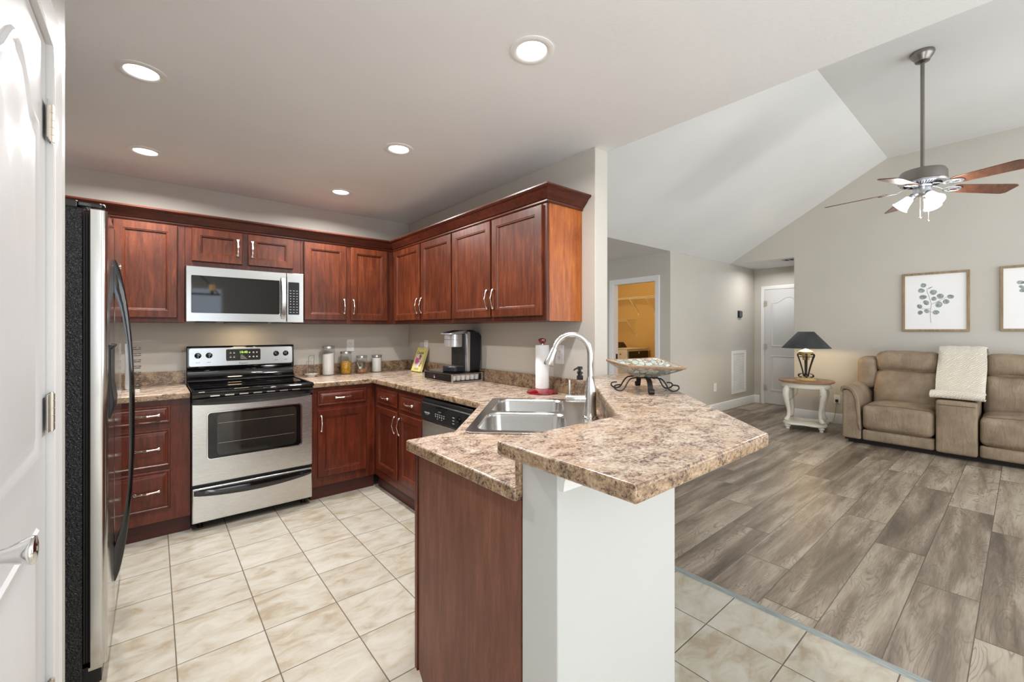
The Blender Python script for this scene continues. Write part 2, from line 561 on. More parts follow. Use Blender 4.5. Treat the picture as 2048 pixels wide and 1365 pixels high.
struct('wall_hall', MB().box(XL + 0.1105, X3 + 0.12, Y1, Y1 + 0.11, 0, ZC), M['wall'], bevel=0.004)
DY0, DY1, DZ = -0.725, 0.035, 2.06
struct('wall_laundry', MB().prism([(Y1, 0), (DY0, 0), (DY0, DZ), (DY1, DZ), (DY1, 0), (2.6, 0), (2.6, ZC), (Y1, ZC)], XL, XL + 0.11, axis='x'), M['wall'])
struct('wall_corridor', MB().box(XO, XL, 2.6, 2.7, 0, ZC), M['wall'])
struct('wall_end', MB().box(X3, X3 + 0.1, -3.2, Y1 - 0.001, 0, ZC), M['wall'])
struct('wall_hall_side', MB().box(X2 + 0.12, X3, -3.2, -3.1, 0, ZC), M['wall'])
struct('ceiling', MB().box(X2 + 0.002, X3, -3.2, Y1, ZC - 0.003, ZC - 0.001).box(X2 + 0.121, X3, -3.2, Y1, ZC, ZC + 0.05), M['vault'])
# laundry room shell
struct('wall_laundry_back', MB().box(5.75, 5.85, Y1 + 0.11, 2.6, 0, ZC), M['yellow'])
struct('wall_laundry_side', MB().box(XL + 0.11, 5.75, 2.2, 2.3, 0, ZC), M['yellow'])
struct('wall_laundry_near', MB().box(XL + 0.112, 5.75, Y1 + 0.112, Y1 + 0.125, 0, ZC), M['yellow'])


def baseboard(name, path2d, nrm):
    """path along the foot of a wall; profile built outwards along nrm"""
    prof = [(0, 0), (0.016, 0), (0.016, 0.10), (0.012, 0.112), (0.010, 0.128), (0.004, 0.138), (0, 0.14)]
    mb = MB()
    rings = []
    for p, n in zip(path2d, nrm):
        rings.append([(p[0] + n[0] * d, p[1] + n[1] * d, z) for d, z in prof])
    mb.loft(rings)
    return struct(name, mb, M['trim'], angle=50)


baseboard('baseboard_hall', [(XL, Y1), (X3, Y1), (X3, -1.045)], [(0, -1), (-1, -1), (-1, 0)])
baseboard('baseboard_living', [(X2, -1.9), (X2, -7.2)], [(-1, 0), (-1, 0)])
baseboard('baseboard_laundry', [(XL, Y1), (XL, DY0 - 0.06)], [(-1, 0), (-1, 0)])


def casing_x(name, x, y0, y1, z1, w=0.062, th=0.016, s=-1):
    """door casing round an opening in a wall of constant x, standing out towards s"""
    mb = MB()
    prof = [(0, 0.010), (0.012, 0.013), (0.02, 0.010), (w - 0.02, 0.016), (w - 0.004, th), (w, th * 0.8), (w, 0), (0, 0)]
    pts = [((y1, 0), (1, 0)), ((y1, z1), (1, 1)), ((y0, z1), (-1, 1)), ((y0, 0), (-1, 0))]
    rings = [[(x + s * h, p[0] + d[0] * o, p[1] + d[1] * o) for o, h in prof] for p, d in pts]
    mb.loft(rings)
    return struct(name, mb, M['trim'], angle=40)


casing_x('trim_2', XL, DY0, DY1, DZ)
struct('trim_3', MB().box(XL - 0.002, XL + 0.112, DY1 - 0.018, DY1, 0, DZ - 0.018).box(XL - 0.002, XL + 0.112, DY0, DY0 + 0.018, 0, DZ - 0.018).box(XL - 0.002, XL + 0.112, DY0, DY1, DZ - 0.018, DZ), M['trim'])
struct('door_jamb_hinge', MB().box(XL + 0.06, XL + 0.095, DY1 - 0.0215, DY1 - 0.017, 0.86, 0.95).lathe([(0.006, 0.86), (0.006, 0.95)], (XL + 0.058, DY1 - 0.024, 0), 8), M['iron'])


# six-panel style doors with an arched upper panel, face in local x (right) and z, front towards -y
def arched_door(W, H, mid=0.93):
    st = 0.115
    mb = MB()
    mb.box(0, W, -0.035, 0, 0, H)

    def panel(z0, z1, arch):
        def ring(ins, y):
            x0, x1 = st + ins, W - st - ins
            a, b = z0 + ins, z1 - ins
            out = [(x0, y, a), (x1, y, a)]
            n = 18
            for i in range(n + 1):
                u = i / n
                x = x1 + (x0 - x1) * u
                dz = 0
                if arch:
                    w = abs(2 * u - 1)
                    dz = -0.10 * (0.5 - 0.5 * math.cos(PI * min(1, w / 0.82)))
                out.append((x, y, b + dz))
            return out
        mb.loft([ring(-0.012, -0.0352), ring(-0.006, -0.041), ring(0.004, -0.0405), ring(0.012, -0.0365), ring(0.026, -0.0362), ring(0.05, -0.0425)], cap0=False)
    panel(mid + 0.10, H - 0.14, True)
    panel(0.24, mid - 0.08, False)
    return mb


def hinge_mb(h=0.089):
    mb = MB()
    for i in range(5):
        mb.lathe([(0.0065, i * h / 5 + 0.0006), (0.0065, (i + 1) * h / 5 - 0.0006)], (0, 0, 0), 10)
    mb.lathe([(0.004, -0.003), (0.004, h + 0.003)], (0, 0, 0), 8)
    mb.box(-0.045, 0, 0.0, 0.0025, 0, h)
    return mb


# pantry door beside the camera: wall plane x = -2.253, seen edge-on
XP = -2.253
d1 = empty('door_1', (XP, -2.585, 0), -PI / 2 + PI)
d1['kind'] = 'structure'
d1['label'] = 'white arched-panel pantry door at the left edge of the photo'
# local x runs towards the camera (-y), front faces +x
d1.rotation_euler = (0, 0, PI / 2)
slab = arched_door(0.61, 2.03)
slab.xf(Matrix.Translation((-0.61, 0.038, 0.012)))
o = obj('door_slab', slab, M['doorpaint'], d1, local=True)
for z in (1.80, 1.078, 0.36):
    h = hinge_mb(0.092)
    h.xf(Matrix.Translation((0.008, -0.007, z)))
    h2 = obj('hinge', h, M['hinge'], d1, local=True)
    h2['label'] = 'satin nickel door hinge'
lv = MB().lathe([(0.030, 0.006), (0.030, -0.002), (0.024, -0.007), (0.012, -0.009), (0.0105, -0.020), (0.0125, -0.030), (0.0175, -0.041), (0.0215, -0.051), (0.0225, -0.056), (0.021, -0.0595), (0.013, -0.0615), (0.0, -0.062)], (-0.545, 0, 0.978), 28, 'y')
lo = obj('door_handle', lv, M['chrome'], d1, local=True)
lo['label'] = 'polished chrome knob'
struct('wall_pantry', MB().prism([(-2.30, 0), (-2.565, 0), (-2.565, 2.06), (-3.22, 2.06), (-3.22, 0), (-7.2, 0), (-7.2, ZC), (-2.30, ZC)], XP - 0.11, XP, axis='x').box(-3.1, XP - 0.11, -2.41, -2.30, 0, ZC), M['barpaint'], bevel=0.003)
casing_x('trim_4', XP, -3.205, -2.578, 2.045, 0.07, 0.018, 1)
struct('trim_5', MB().box(XP - 0.11, XP, -2.578, -2.564, 0, 2.045).box(XP - 0.11, XP, -3.22, -3.205, 0, 2.045).box(XP - 0.11, XP, -3.22, -2.564, 2.045, 2.06), M['trim'])
struct('wall_left', MB().box(-3.1, -3.0, -2.30, 0, 0, ZC), M['wall'])

# hall door
d2 = empty('door_2', (X3, -1.134, 0.012), -PI / 2)
d2['kind'] = 'structure'
d2['label'] = 'white arched-panel door at the end of the hall'
s2 = arched_door(0.76, 2.04)
s2.xf(Matrix.Translation((0, 0.02, 0)))
obj('door_slab', s2, M['doorpaint'], d2, local=True)
for z in (1.75, 0.98, 0.24):
    h = hinge_mb(0.09); h.xf(Matrix.Rotation(PI, 4, 'Y') @ Matrix.Translation((0, 0, 0)))
    h.xf(Matrix.Translation((-0.004, -0.022, z + 0.09)))
    o = obj('hinge', h, M['hinge'], d2, local=True); o['label'] = 'satin nickel door hinge'
casing_x('trim_6', X3, -1.90, -1.128, 2.062, 0.06)

# half wall carrying the raised bar
KX, KI, KO = -1.31, -3.302, -3.432
struct('wall_bar', MB().prism([(KX, KO), (-0.777, KO), (0.12, -2.535), (0.12, -2.479), (0.0, -2.479), (-0.831 + 0.008, KI), (KX, KI)], 0, 1.012), M['barpaint'], bevel=0.004)
cv_ = [(0, 0), (0.062, 0), (0.062, -0.012), (0.052, -0.016)] + [(0.052 - 0.036 * math.sin(rad(90 * i / 8)), -0.052 + 0.036 * math.cos(rad(90 * i / 8))) for i in range(0, 9)] + [(0.014, -0.066), (0.0, -0.068)]
struct('trim_7', MB().loft([[(x, KO - 0.0005 - a * (1 if x < -1 else 1), 1.0118 + b) for a, b in cv_] for x in (-1.306, -0.80)]), M['trim'], angle=30)

# ------------------------------------------------------------------ recessed lights


def can_light(x, y, z, label, power, r=0.088, color=(1, 0.98, 0.96), group='round recessed ceiling lights'):
    t_ = empty('recessed_light', (x, y, z), 0, label, 'ceiling light', group)
    mb = MB().lathe([(r, 0), (r, -0.003), (r - 0.008, -0.0055), (0.064, -0.0055), (0.0595, -0.002), (0.0595, 0.0)], (0, 0, 0), 36, cap=False)
    obj('trim_ring', mb, M['white'], t_, local=True)
    mb = MB().lathe([(0.059, -0.0002), (0.057, -0.0012), (0.0, -0.0014)], (0, 0, 0), 32)
    obj('lens', mb, M['led'], t_, local=True)
    a = area_light('recessed_lamp', (x, y, z - 0.012), (0, 0, 0), 0.11, 0.11, power, color, 'DISK')
    a.data.spread = rad(165)
    return t_


CAN = 20
can_light(-2.09, -1.71, ZC, 'round recessed ceiling light at upper left, above the fridge', CAN)
can_light(-2.09, -0.64, ZC, 'round recessed ceiling light near the back wall at left, above the microwave side', CAN)
can_light(-0.897, -2.89, ZC, 'large-looking recessed ceiling light at the top middle, above the sink and bar', CAN)
can_light(-0.897, -1.685, ZC, 'recessed ceiling light at mid ceiling, above the kitchen floor in front of the dishwasher', CAN)
can_light(-0.897, -0.62, ZC, 'smallest-looking recessed ceiling light, near the corner above the wall cabinets', CAN)
can_light(1.9, 0.9, ZC, 'added unseen recessed light brightening the corridor behind the kitchen wall', 16)  # added out of view to brighten the dim corridor
can_light(5.86, -1.46, ZC, 'recessed light in the low hall ceiling outside the far white door', 9.0)

# ------------------------------------------------------------------ cabinets


def pull_mb(L=0.138):
    """ornate bow pull along z, standing off towards -y"""
    N = 34
    path, R = [], []
    for i in range(N + 1):
        s = i / N
        path.append((0, -0.002 - 0.024 * math.sin(PI * s) ** 0.8 - 0.005 * math.sin(3 * PI * s) ** 2 * 0.6, (s - 0.5) * L))
        r = 0.0036
        for c, w, a in ((0.07, 0.055, 0.0058), (0.93, 0.055, 0.0058), (0.5, 0.03, 0.0022), (0.42, 0.014, 0.0018), (0.58, 0.014, 0.0018), (0.30, 0.02, 0.0010), (0.70, 0.02, 0.0010)):
            r += a * math.exp(-((s - c) / w) ** 2)
        if i in (0, N): r = 0.001
        R.append(r)
    return MB().tube(path, R, 10, flat=(0.8, 1.15))


PULL = obj('pull', pull_mb(), M['silver'])
PULL_ME = PULL.data
bpy.data.objects.remove(PULL)


def pull(parent, x, y, z, horiz=False, name='handle'):
    o = bpy.data.objects.new(name, PULL_ME)
    col.objects.link(o)
    o.parent = parent
    o.location = (x, y, z)
    if horiz: o.rotation_euler = (0, PI / 2, 0)
    o['label'] = 'ornate silver bow pull'
    return o


def stepped(x0, x1, z0, z1, rings, y=0.0):
    mb = MB()
    rs = []
    for ins, d in rings:
        rs.append([(x0 + ins, y - d, z0 + ins), (x1 - ins, y - d, z0 + ins), (x1 - ins, y - d, z1 - ins), (x0 + ins, y - d, z1 - ins)])
    return mb.loft(rs)


SHAKER = [(0, 0), (0, 0.016), (0.0035, 0.0195), (0.050, 0.0195), (0.053, 0.0165), (0.057, 0.0165), (0.062, 0.009), (0.064, 0.008)]
RAISED = [(0, 0), (0, 0.011), (0.003, 0.014), (0.011, 0.0145), (0.015, 0.0115), (0.019, 0.0115), (0.036, 0.021), (0.040, 0.0215)]


def cabinet(name, label, loc, rz, W, D, z0, z1, doors=(), drawers=(), frame=M['cherry_dark'], front=M['cherry'], front_x=M['cherry_x'], side=None, cat='cabinet', group=None, toe=0.0, back=0.0):
    """local x right, -y front, origin on the wall plane at floor level"""
    c = empty(name, (loc[0], loc[1], 0), rz, label, cat, group)
    zb = z0 + toe
    obj('carcass', MB().box(0.001, W - 0.001, -D + 0.019, -0.002 - back, zb, z1), side or frame, c, local=True, bevel=0.0015)
    # face frame with openings left out of sight behind the doors
    fr = MB().box(0.0005, W - 0.0005, -D, -D + 0.019, zb, z1)
    obj('face_frame', fr, frame, c, local=True, bevel=0.0012)
    if toe:
        obj('toe_kick', MB().box(0.001, W - 0.001, -D + 0.03, -0.01 - back, z0, zb + 0.002), M['toe'], c, local=True)
    for d in doors:
        x0, x1, a, b, hx, hz = d
        o = obj('door', stepped(x0, x1, a, b, SHAKER, -D), front, c, local=True, angle=25)
        if hx is not None: pull(o, hx, -D - 0.0195, hz)
    for d in drawers:
        x0, x1, a, b = d[:4]
        o = obj('drawer', stepped(x0, x1, a, b, RAISED, -D), front_x, c, local=True, angle=25)
        hx = (x0 + x1) / 2 if len(d) < 5 else d[4]
        pull(o, hx, -D - 0.0215, (a + b) / 2, True)
    return c


UB, UT = 1.383, 2.15
DL, DH = 1.415, 2.062
cabinet('wall_cabinet', 'single-door cherry wall cabinet left of the microwave, above the fridge side', (-2.60, 0), 0, 0.72, 0.305, UB, UT, [(0.343, 0.676, DL, DH, None, 0)])
cabinet('wall_cabinet', 'short cherry wall cabinet with two small doors above the microwave', (-1.88, 0), 0, 0.763, 0.305, 1.785, UT, [(0.038, 0.348, 1.826, 2.066, 0.318, 1.95), (0.387, 0.703, 1.826, 2.066, 0.413, 1.95)])
cabinet('wall_cabinet', 'two-door cherry wall cabinet on the back wall between microwave and corner', (-1.117, 0), 0, 0.812, 0.305, UB, UT, [(0.021, 0.367, DL, DH, 0.345, 1.535), (0.405, 0.743, DL, DH, 0.427, 1.535)])
cabinet('wall_cabinet', 'two-door cherry wall cabinet on the right wall next to the corner', (0, -0.3055), -PI / 2, 1.0565, 0.305, UB, UT, [(0.052, 0.547, DL, DH, 0.522, 1.535), (0.574, 1.044, DL, DH, 0.599, 1.535)])
uc = cabinet('wall_cabinet', 'two-door cherry wall cabinet with a honey-coloured end panel above the coffee maker side', (0, -1.362), -PI / 2, 1.011, 0.305, UB, UT, [(0.012, 0.488, DL, DH, 0.463, 1.535), (0.505, 0.982, DL, DH, 0.530, 1.535)])
o = obj('end_panel', MB().box(1.0095, 1.0135, -0.286, -0.002, UB, 2.085), M['orange_wood'], uc, local=True); o['label'] = 'honey-coloured veneer end panel'

cp = [(0.0, 2.070), (0.006, 2.070), (0.010, 2.076), (0.010, 2.084), (0.018, 2.088), (0.022, 2.094), (0.040, 2.112), (0.056, 2.134), (0.066, 2.138), (0.070, 2.142), (0.074, 2.146), (0.074, 2.154), (0.066, 2.158), (0.0, 2.158)]
cr = MB()
rings = []
for f in (lambda d: (-2.602, -0.3055 - d), lambda d: (-0.3055 - d, -0.3055 - d), lambda d: (-0.3055 - d, -2.3765 - d), lambda d: (-0.002, -2.3765 - d)):
    rings.append([(*f(d), z) for d, z in cp])
cr.loft(rings)
one('crown_moulding', cr, M['crown'], 'dark cherry crown moulding running along the top of all the wall cabinets', 'moulding', angle=22)

BC = dict(frame=M['base_cherry'], front=M['base_cherry'], front_x=M['base_cherry'], toe=0.105)
cabinet('base_cabinet', 'cherry base cabinet with three stacked drawers left of the range', (-2.42, 0), 0, 0.556, 0.61, 0, 0.882, (), [(0.05, 0.452, 0.735, 0.846, 0.337), (0.05, 0.452, 0.458, 0.698, 0.337), (0.05, 0.452, 0.186, 0.433, 0.337)], **BC)
cabinet('base_cabinet', 'cherry base cabinet with one drawer over one door right of the range', (-1.115, 0), 0, 0.505, 0.61, 0, 0.882, [(0.043, 0.424, 0.178, 0.70, 0.066, 0.60)], [(0.041, 0.426, 0.735, 0.850)], **BC)
cabinet('base_cabinet', 'cherry corner base cabinet with two drawers over two doors left of the dishwasher', (0, -0.611), -PI / 2, 0.88, 0.61, 0, 0.882, [(0.069, 0.463, 0.178, 0.70, 0.438, 0.60), (0.498, 0.86, 0.178, 0.70, 0.523, 0.60)], [(0.069, 0.454, 0.725, 0.845), (0.498, 0.861, 0.725, 0.845)], **BC)

# sink base and peninsula cabinet in one run, with the brown end panel
pc_ = empty('peninsula_cabinet', (-0.9, -2.9, 0), 0, 'cherry peninsula base cabinet with a plain brown end panel under the sink counter', 'cabinet')
obj('carcass', MB().prism([(-0.62, -2.125), (-0.62, -2.20), (-1.135, -2.705), (-1.29, -2.705), (-1.29, -3.298), (-0.83, -3.298), (-0.02, -2.49), (-0.02, -2.125)], 0.105, 0.70), M['base_cherry'], pc_)
obj('end_panel', MB().prism([(-2.729, 0.0), (-2.729, 0.882), (-3.298, 0.882), (-3.298, 0.0)][::-1] if False else [(-3.298, 0.0), (-3.298, 0.882), (-2.729, 0.882), (-2.729, 0.10), (-2.775, 0.055), (-2.775, 0.0)], -1.31, -1.2901, axis='x'), M['panel_wood'], pc_)
o = obj('face_frame', MB().box(-1.312, -1.13, -2.7285, -2.7052, 0.088, 0.882).box(-1.3145, -1.308, -2.7285, -2.7235, 0.088, 0.882), M['base_cherry'], pc_, bevel=0.001)
obj('toe_kick', MB().prism([(-0.58, -2.125), (-0.58, -2.22), (-1.12, -2.775), (-1.28, -2.775), (-1.28, -3.29), (-0.83, -3.29), (-0.03, -2.49), (-0.03, -2.125)], 0, 0.104), M['toe'], pc_)
obj('sink_front', MB().prism([(-0.634, -2.206), (-1.133, -2.705), (-1.120, -2.718), (-0.621, -2.219)], 0.105, 0.882), M['base_cherry'], pc_)

# ------------------------------------------------------------------ worktops
CT0, CT = 0.883, 0.922
SINK_C = Vector((-0.628, -2.617, 0)); SINK_A = rad(45)
SR = Matrix.Translation(SINK_C) @ Matrix.Rotation(SINK_A, 4, 'Z')


def S2(x, y):
    p = SR @ Vector((x, y, 0)); return (p.x, p.y)


hole = [S2(*p) for p in ((-0.40, -0.235), (0.40, -0.235), (0.40, 0.235), (-0.40, 0.235))]
E_ = 0.645
outer = [(-1.114, -0.001), (-1.114, -E_), (-E_, -E_), (-E_, -2.20), (-1.125, -2.68), (-1.335, -2.68), (-1.335, -3.301), (-0.832, -3.301), (-0.001, -2.470), (-0.001, -0.001)]


def slab(name, outer, z0, z1, label, cat, holes=(), soft=0.006):
    t_ = empty(name, (outer[0][0], outer[0][1], z0), 0, label, cat)
    top = MB().prism(outer, z0, z1, holes)
    # the rolled front has the darker, browner print
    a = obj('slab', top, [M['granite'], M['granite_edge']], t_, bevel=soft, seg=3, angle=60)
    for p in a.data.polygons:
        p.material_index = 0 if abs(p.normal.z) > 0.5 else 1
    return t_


ct = slab('countertop', outer, CT0, CT, 'long speckled stone-look countertop from the range round the corner to the peninsula', 'countertop', [hole])
bs = MB()
bs.box(-1.113, -0.021, -0.02, -0.0015, CT, 1.018).box(-0.02, -0.0015, -2.45, -0.0015, CT, 1.018)
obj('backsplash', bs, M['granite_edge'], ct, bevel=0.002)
bs = MB().prism([(-1.318, -3.283), (-1.318, -3.301), (-0.833, -3.301), (-0.003, -2.471), (-0.021, -2.453), (-0.84, -3.283)], CT, 1.011)
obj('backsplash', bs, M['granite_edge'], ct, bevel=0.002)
cl = slab('countertop', [(-2.95, -0.001), (-2.95, -E_), (-1.866, -E_), (-1.866, -0.001)], CT0, CT, 'short speckled stone-look countertop between the fridge and the range', 'countertop')
obj('backsplash', MB().box(-2.95, -1.867, -0.02, -0.0015, CT, 1.018), M['granite_edge'], cl, bevel=0.002)
B0, B1 = 1.013, 1.050
slab('bar_top', [(-1.385, -3.290), (-1.385, -3.699), (-0.772, -3.702), (0.40, -2.530), (0.40, -2.4805), (-0.072, -2.4805), (-0.882, -3.290)], B0, B1, 'raised speckled stone-look bar top with an angled end on the half wall', 'bar top', soft=0.007)
CT += 0.0006
B1 += 0.0006
def frame_y(x0, x1, z0, z1, ro, hx0, hx1, hz0, hz1, ri, yb, yf, ch=0.003):
    """flat plate facing -y with a rounded opening, chamfered outer edge"""
    n = 6
    O = lambda y, i: [(x, y, z) for x, z in rrect(x0 + i, x1 - i, z0 + i, z1 - i, max(ro - i, 0.001), n)]
    I = lambda y, i: [(x, y, z) for x, z in rrect(hx0 - i, hx1 + i, hz0 - i, hz1 + i, ri + i, n)]
    mb = MB()
    mb.loft([I(yb, 0), O(yb, 0), O(yf + ch, 0), O(yf, ch), I(yf, ch * 0.4), I(yf + ch * 0.4, 0), I(yb, 0)], False, False)
    return mb


# ------------------------------------------------------------------ sink and tap
sk = empty('kitchen_sink', (SINK_C.x, SINK_C.y, CT), SINK_A, 'double-bowl stainless drop-in sink set diagonally in the countertop corner', 'sink')
b1 = rrect(-0.385, -0.018, -0.145, 0.225, 0.06, 6)
b2 = rrect(0.018, 0.385, -0.145, 0.225, 0.06, 6)
rim = MB().prism(rrect(-0.424, 0.424, -0.292, 0.262, 0.03, 6), 0.0003, 0.006, [b1, b2])
obj('rim', rim, M['steel_sink'], sk, local=True, bevel=0.0022, seg=2, angle=50)
for nm, cx in (('bowl', -0.2015), ('bowl', 0.2015)):
    mb = MB(); rings = []
    for ins, z in ((-0.0005, 0.0055), (0.004, 0.002), (0.007, -0.010), (0.016, -0.16), (0.026, -0.176), (0.05, -0.183), (0.14, -0.187)):
        rings.append([(x, y, z) for x, y in rrect(cx - 0.1835 + ins, cx + 0.1835 - ins, -0.145 + ins, 0.225 - ins, max(0.02, 0.06 - ins * 0.3) if ins < 0.1 else 0.03, 6)])
    mb.loft(rings, cap0=False)
    o = obj(nm, mb, M['steel_sink'], sk, local=True, angle=70)
    dr = MB().lathe([(0.052, -0.1865), (0.05, -0.1845), (0.042, -0.184), (0.036, -0.1862), (0.0, -0.1864)], (cx, 0.04, 0), 24, cap=False)
    obj('drain', dr, M['chrome'], o, local=True)

fz = CT + 0.006
fp = Vector((-0.518, -2.872, fz))
fa = empty('tap', fp, rad(135), 'tall brushed nickel gooseneck tap with pull-down spray head behind the sink', 'tap')
# local x points out over the sink
mb = MB().lathe([(0.034, 0), (0.034, 0.004), (0.032, 0.010), (0.030, 0.016), (0.0275, 0.03), (0.027, 0.105), (0.0255, 0.13), (0.0175, 0.175), (0.0145, 0.185), (0.0135, 0.19)], (0, 0, 0), 28)
obj('body', mb, M['steel_z'], fa, local=True)
obj('deck_plate', MB().lathe([(0.037, 0), (0.037, 0.003), (0.034, 0.009), (0.031, 0.012)], (0, 0, -0.0005), 28), M['chrome'], fa, local=True)
path = [(0, 0, 0.18), (0, 0, 0.22), (0, 0, 0.262)] + [(0.083 - 0.083 * math.cos(rad(a)), 0, 0.285 + 0.095 * math.sin(rad(a))) for a in range(0, 161, 8)]
obj('spout', MB().tube(path, 0.0135, 14), M['steel_z'], fa, local=True)
e = Vector(path[-1]); d = (Vector(path[-1]) - Vector(path[-2])).normalized()
pp = [e + d * s for s in (0, 0.004, 0.006, 0.05, 0.08, 0.086)]
sp = obj('spray_head', MB().tube(pp, [0.0137, 0.0137, 0.0142, 0.019, 0.0235, 0.022], 18), M['steel_z'], fa, local=True)
b = MB()
for s0, s1 in ((0.035, 0.046), (0.05, 0.072)):
    q = [e + d * s + Vector((0.006, 0.0, 0.0)) for s in (s0, s1)]
    side = Vector((d.z, 0, -d.x)).normalized()
    if side.x < 0: side = -side
    q = [e + d * s + Vector((0, -0.0145 - (s - 0.03) * 0.11, 0)) for s in (s0, s0 + 0.004, s1 - 0.004, s1)]
    b.tube(q, [0.004, 0.0058, 0.0058, 0.004], 10)
o = obj('spray_button', b, M['black'], sp, local=True); o['label'] = 'black spray button'
mb = MB().lathe([(0.018, 0.02), (0.018, 0.062), (0.0186, 0.0625), (0.0186, 0.065), (0.018, 0.0655), (0.018, 0.108), (0.016, 0.111)], (0, 0, 0.085), 22, 'x')
h = obj('handle', mb, M['steel_z'], fa, local=True)
obj('lever', MB().tube([(0.094, 0, 0.098), (0.0945, 0, 0.125), (0.096, 0, 0.172)], [0.0062, 0.0062, 0.0058], 12), M['steel_z'], h, local=True)

sd = empty('soap_dispenser', (-0.135, -2.475, CT + 0.006), rad(200), 'clear glass soap dispenser with a black pump standing behind the tap', 'soap dispenser')
sd.location = (-0.108, -2.452, CT); ORG[sd] = Vector(sd.location)
mb = MB().lathe([(0.030, 0), (0.034, 0.006), (0.034, 0.03), (0.029, 0.045), (0.034, 0.06), (0.032, 0.085), (0.022, 0.105), (0.016, 0.112), (0.0155, 0.118)], (0, 0, 0), 16)
o = obj('bottle', mb, M['glass'], sd, local=True, angle=20); o['label'] = 'clear faceted glass bottle'
mb = MB().lathe([(0.019, 0.112), (0.019, 0.135), (0.013, 0.137), (0.012, 0.146), (0.0175, 0.148), (0.0175, 0.158), (0.008, 0.160), (0.008, 0.172), (0.0165, 0.173), (0.0165, 0.186), (0.012, 0.19)], (0, 0, 0), 18)
pmp = obj('pump', mb, M['black'], sd, local=True)
obj('nozzle', MB().tube([(0.0, 0, 0.181), (0.03, -0.005, 0.181), (0.055, -0.009, 0.178), (0.068, -0.011, 0.172)], [0.0065, 0.006, 0.005, 0.004], 10).tube([(0.0, 0, 0.168), (0.03, 0.004, 0.168), (0.058, 0.007, 0.160)], [0.006, 0.005, 0.004], 10), M['black'], pmp, local=True)

# ------------------------------------------------------------------ paper towel stand
t = NT('deep red glass')
M['ruby'] = t.fin(srgb(120, 6, 26), 0.06, Coat_Weight=0.8, Coat_Roughness=0.03, Specular_IOR_Level=0.7)
pt = empty('paper_towel_stand', (-0.125, -2.148, CT), 0, 'red glass paper towel stand on the counter beside the sink', 'paper towel stand')
obj('base', MB().lathe([(0.098, 0), (0.101, 0.004), (0.098, 0.012), (0.075, 0.024), (0.05, 0.029), (0.02, 0.030)], (0, 0, 0), 40), M['ruby'], pt, local=True)
obj('post', MB().lathe([(0.007, 0.029), (0.007, 0.318), (0.010, 0.32)], (0, 0, 0), 12), M['chrome'], pt, local=True)
obj('finial', MB().lathe([(0.012, 0.318), (0.022, 0.326), (0.026, 0.338), (0.024, 0.348), (0.014, 0.353), (0.0, 0.354)], (0, 0, 0), 22), M['ruby'], pt, local=True)
t = NT('embossed paper towel')
vv = t.n('ShaderNodeTexVoronoi', 0, Vector=t.obj(False), Scale=95.0)
t.bump(vv, 0.5, 0.002)
M['towel'] = t.fin(srgb(240, 240, 240), 0.9)
one('paper_towel_roll', MB().lathe([(0.012, 0.031), (0.043, 0.031), (0.044, 0.034), (0.044, 0.306), (0.043, 0.310), (0.012, 0.310), (0.012, 0.031)], (-0.125, -2.148, CT), 36, cap=False), M['towel'], 'white roll of paper towels on the red glass stand', 'paper towels')

# ------------------------------------------------------------------ range
RX0, RX1, RF = -1.862, -1.120, -0.66
rg = empty('range', (-1.491, -0.33, 0), 0, 'stainless and black freestanding electric range between the base cabinets', 'range')
obj('body', MB().box(RX0, RX1, -0.622, -0.03, 0.045, 0.905), M['black'], rg, bevel=0.003)
for x in (RX0 + 0.05, RX1 - 0.05):
    obj('foot', MB().lathe([(0.018, 0), (0.018, 0.012), (0.008, 0.014), (0.008, 0.05)], (x, -0.58, 0), 12), M['black'], rg)
# oven door with a window
W0, W1, Z0w, Z1w = -1.778, -1.197, 0.464, 0.778
dr = frame_y(RX0 + 0.003, RX1 - 0.003, 0.306, 0.842, 0.006, W0, W1, Z0w, Z1w, 0.022, RF + 0.035, RF)
od = obj('oven_door', dr, M['steel'], rg, angle=30)
obj('window_trim', frame_y(W0 - 0.003, W1 + 0.003, Z0w - 0.003, Z1w + 0.003, 0.024, W0 + 0.004, W1 - 0.004, Z0w + 0.004, Z1w - 0.004, 0.02, RF + 0.004, RF - 0.0025, 0.0015), M['chrome'], od)
wn_ = obj('window', MB().prism(rrect(W0 + 0.002, W1 - 0.002, Z0w + 0.002, Z1w - 0.002, 0.02, 5), RF + 0.004, RF + 0.010, axis='y'), M['black_glass'], od)
wn_['label'] = 'dark oven window'
t = NT('dim oven glass')
M['ovenglass'] = t.fin(t.ramp(t.noise(t.obj(False), 3, 2), [(0.3, srgb(30, 30, 28)), (0.7, srgb(44, 42, 38))]), 0.05, Specular_IOR_Level=0.8)
obj('inner_pane', MB().prism(rrect(W0 + 0.055, W1 - 0.035, Z0w + 0.018, Z1w - 0.016, 0.03, 5), RF + 0.0025, RF + 0.0045, axis='y'), M['ovenglass'], od)
rk = MB()
for z in (0.565, 0.70):
    rk.tube([(W0 + 0.06, RF + 0.0018, z), (W1 - 0.05, RF + 0.0018, z)], 0.0014, 6)
o = obj('oven_rack', rk, M['nickel'], od); o['label'] = 'oven rack rods seen behind the glass'


def bow_band(x0, x1, yb, out, z0, z1, drop, th, n=24):
    """bowed horizontal grip, deeper and lower in the middle"""
    mb = MB(); rings = []
    for i in range(n + 1):
        s = i / n
        x = x0 + (x1 - x0) * s
        k = math.sin(PI * s) ** 0.75 if 0 < s < 1 else 0
        y = yb - out * k
        rings.append([(x, y, z1 - drop * 0.25 * k), (x, y - th * 0.5, z1 - drop * 0.25 * k - 0.002), (x, y - th, (z0 + z1) / 2 - drop * .6 * k), (x, y - th * 0.5, z0 - drop * k + 0.002), (x, y, z0 - drop * k)])
    return mb.loft(rings)


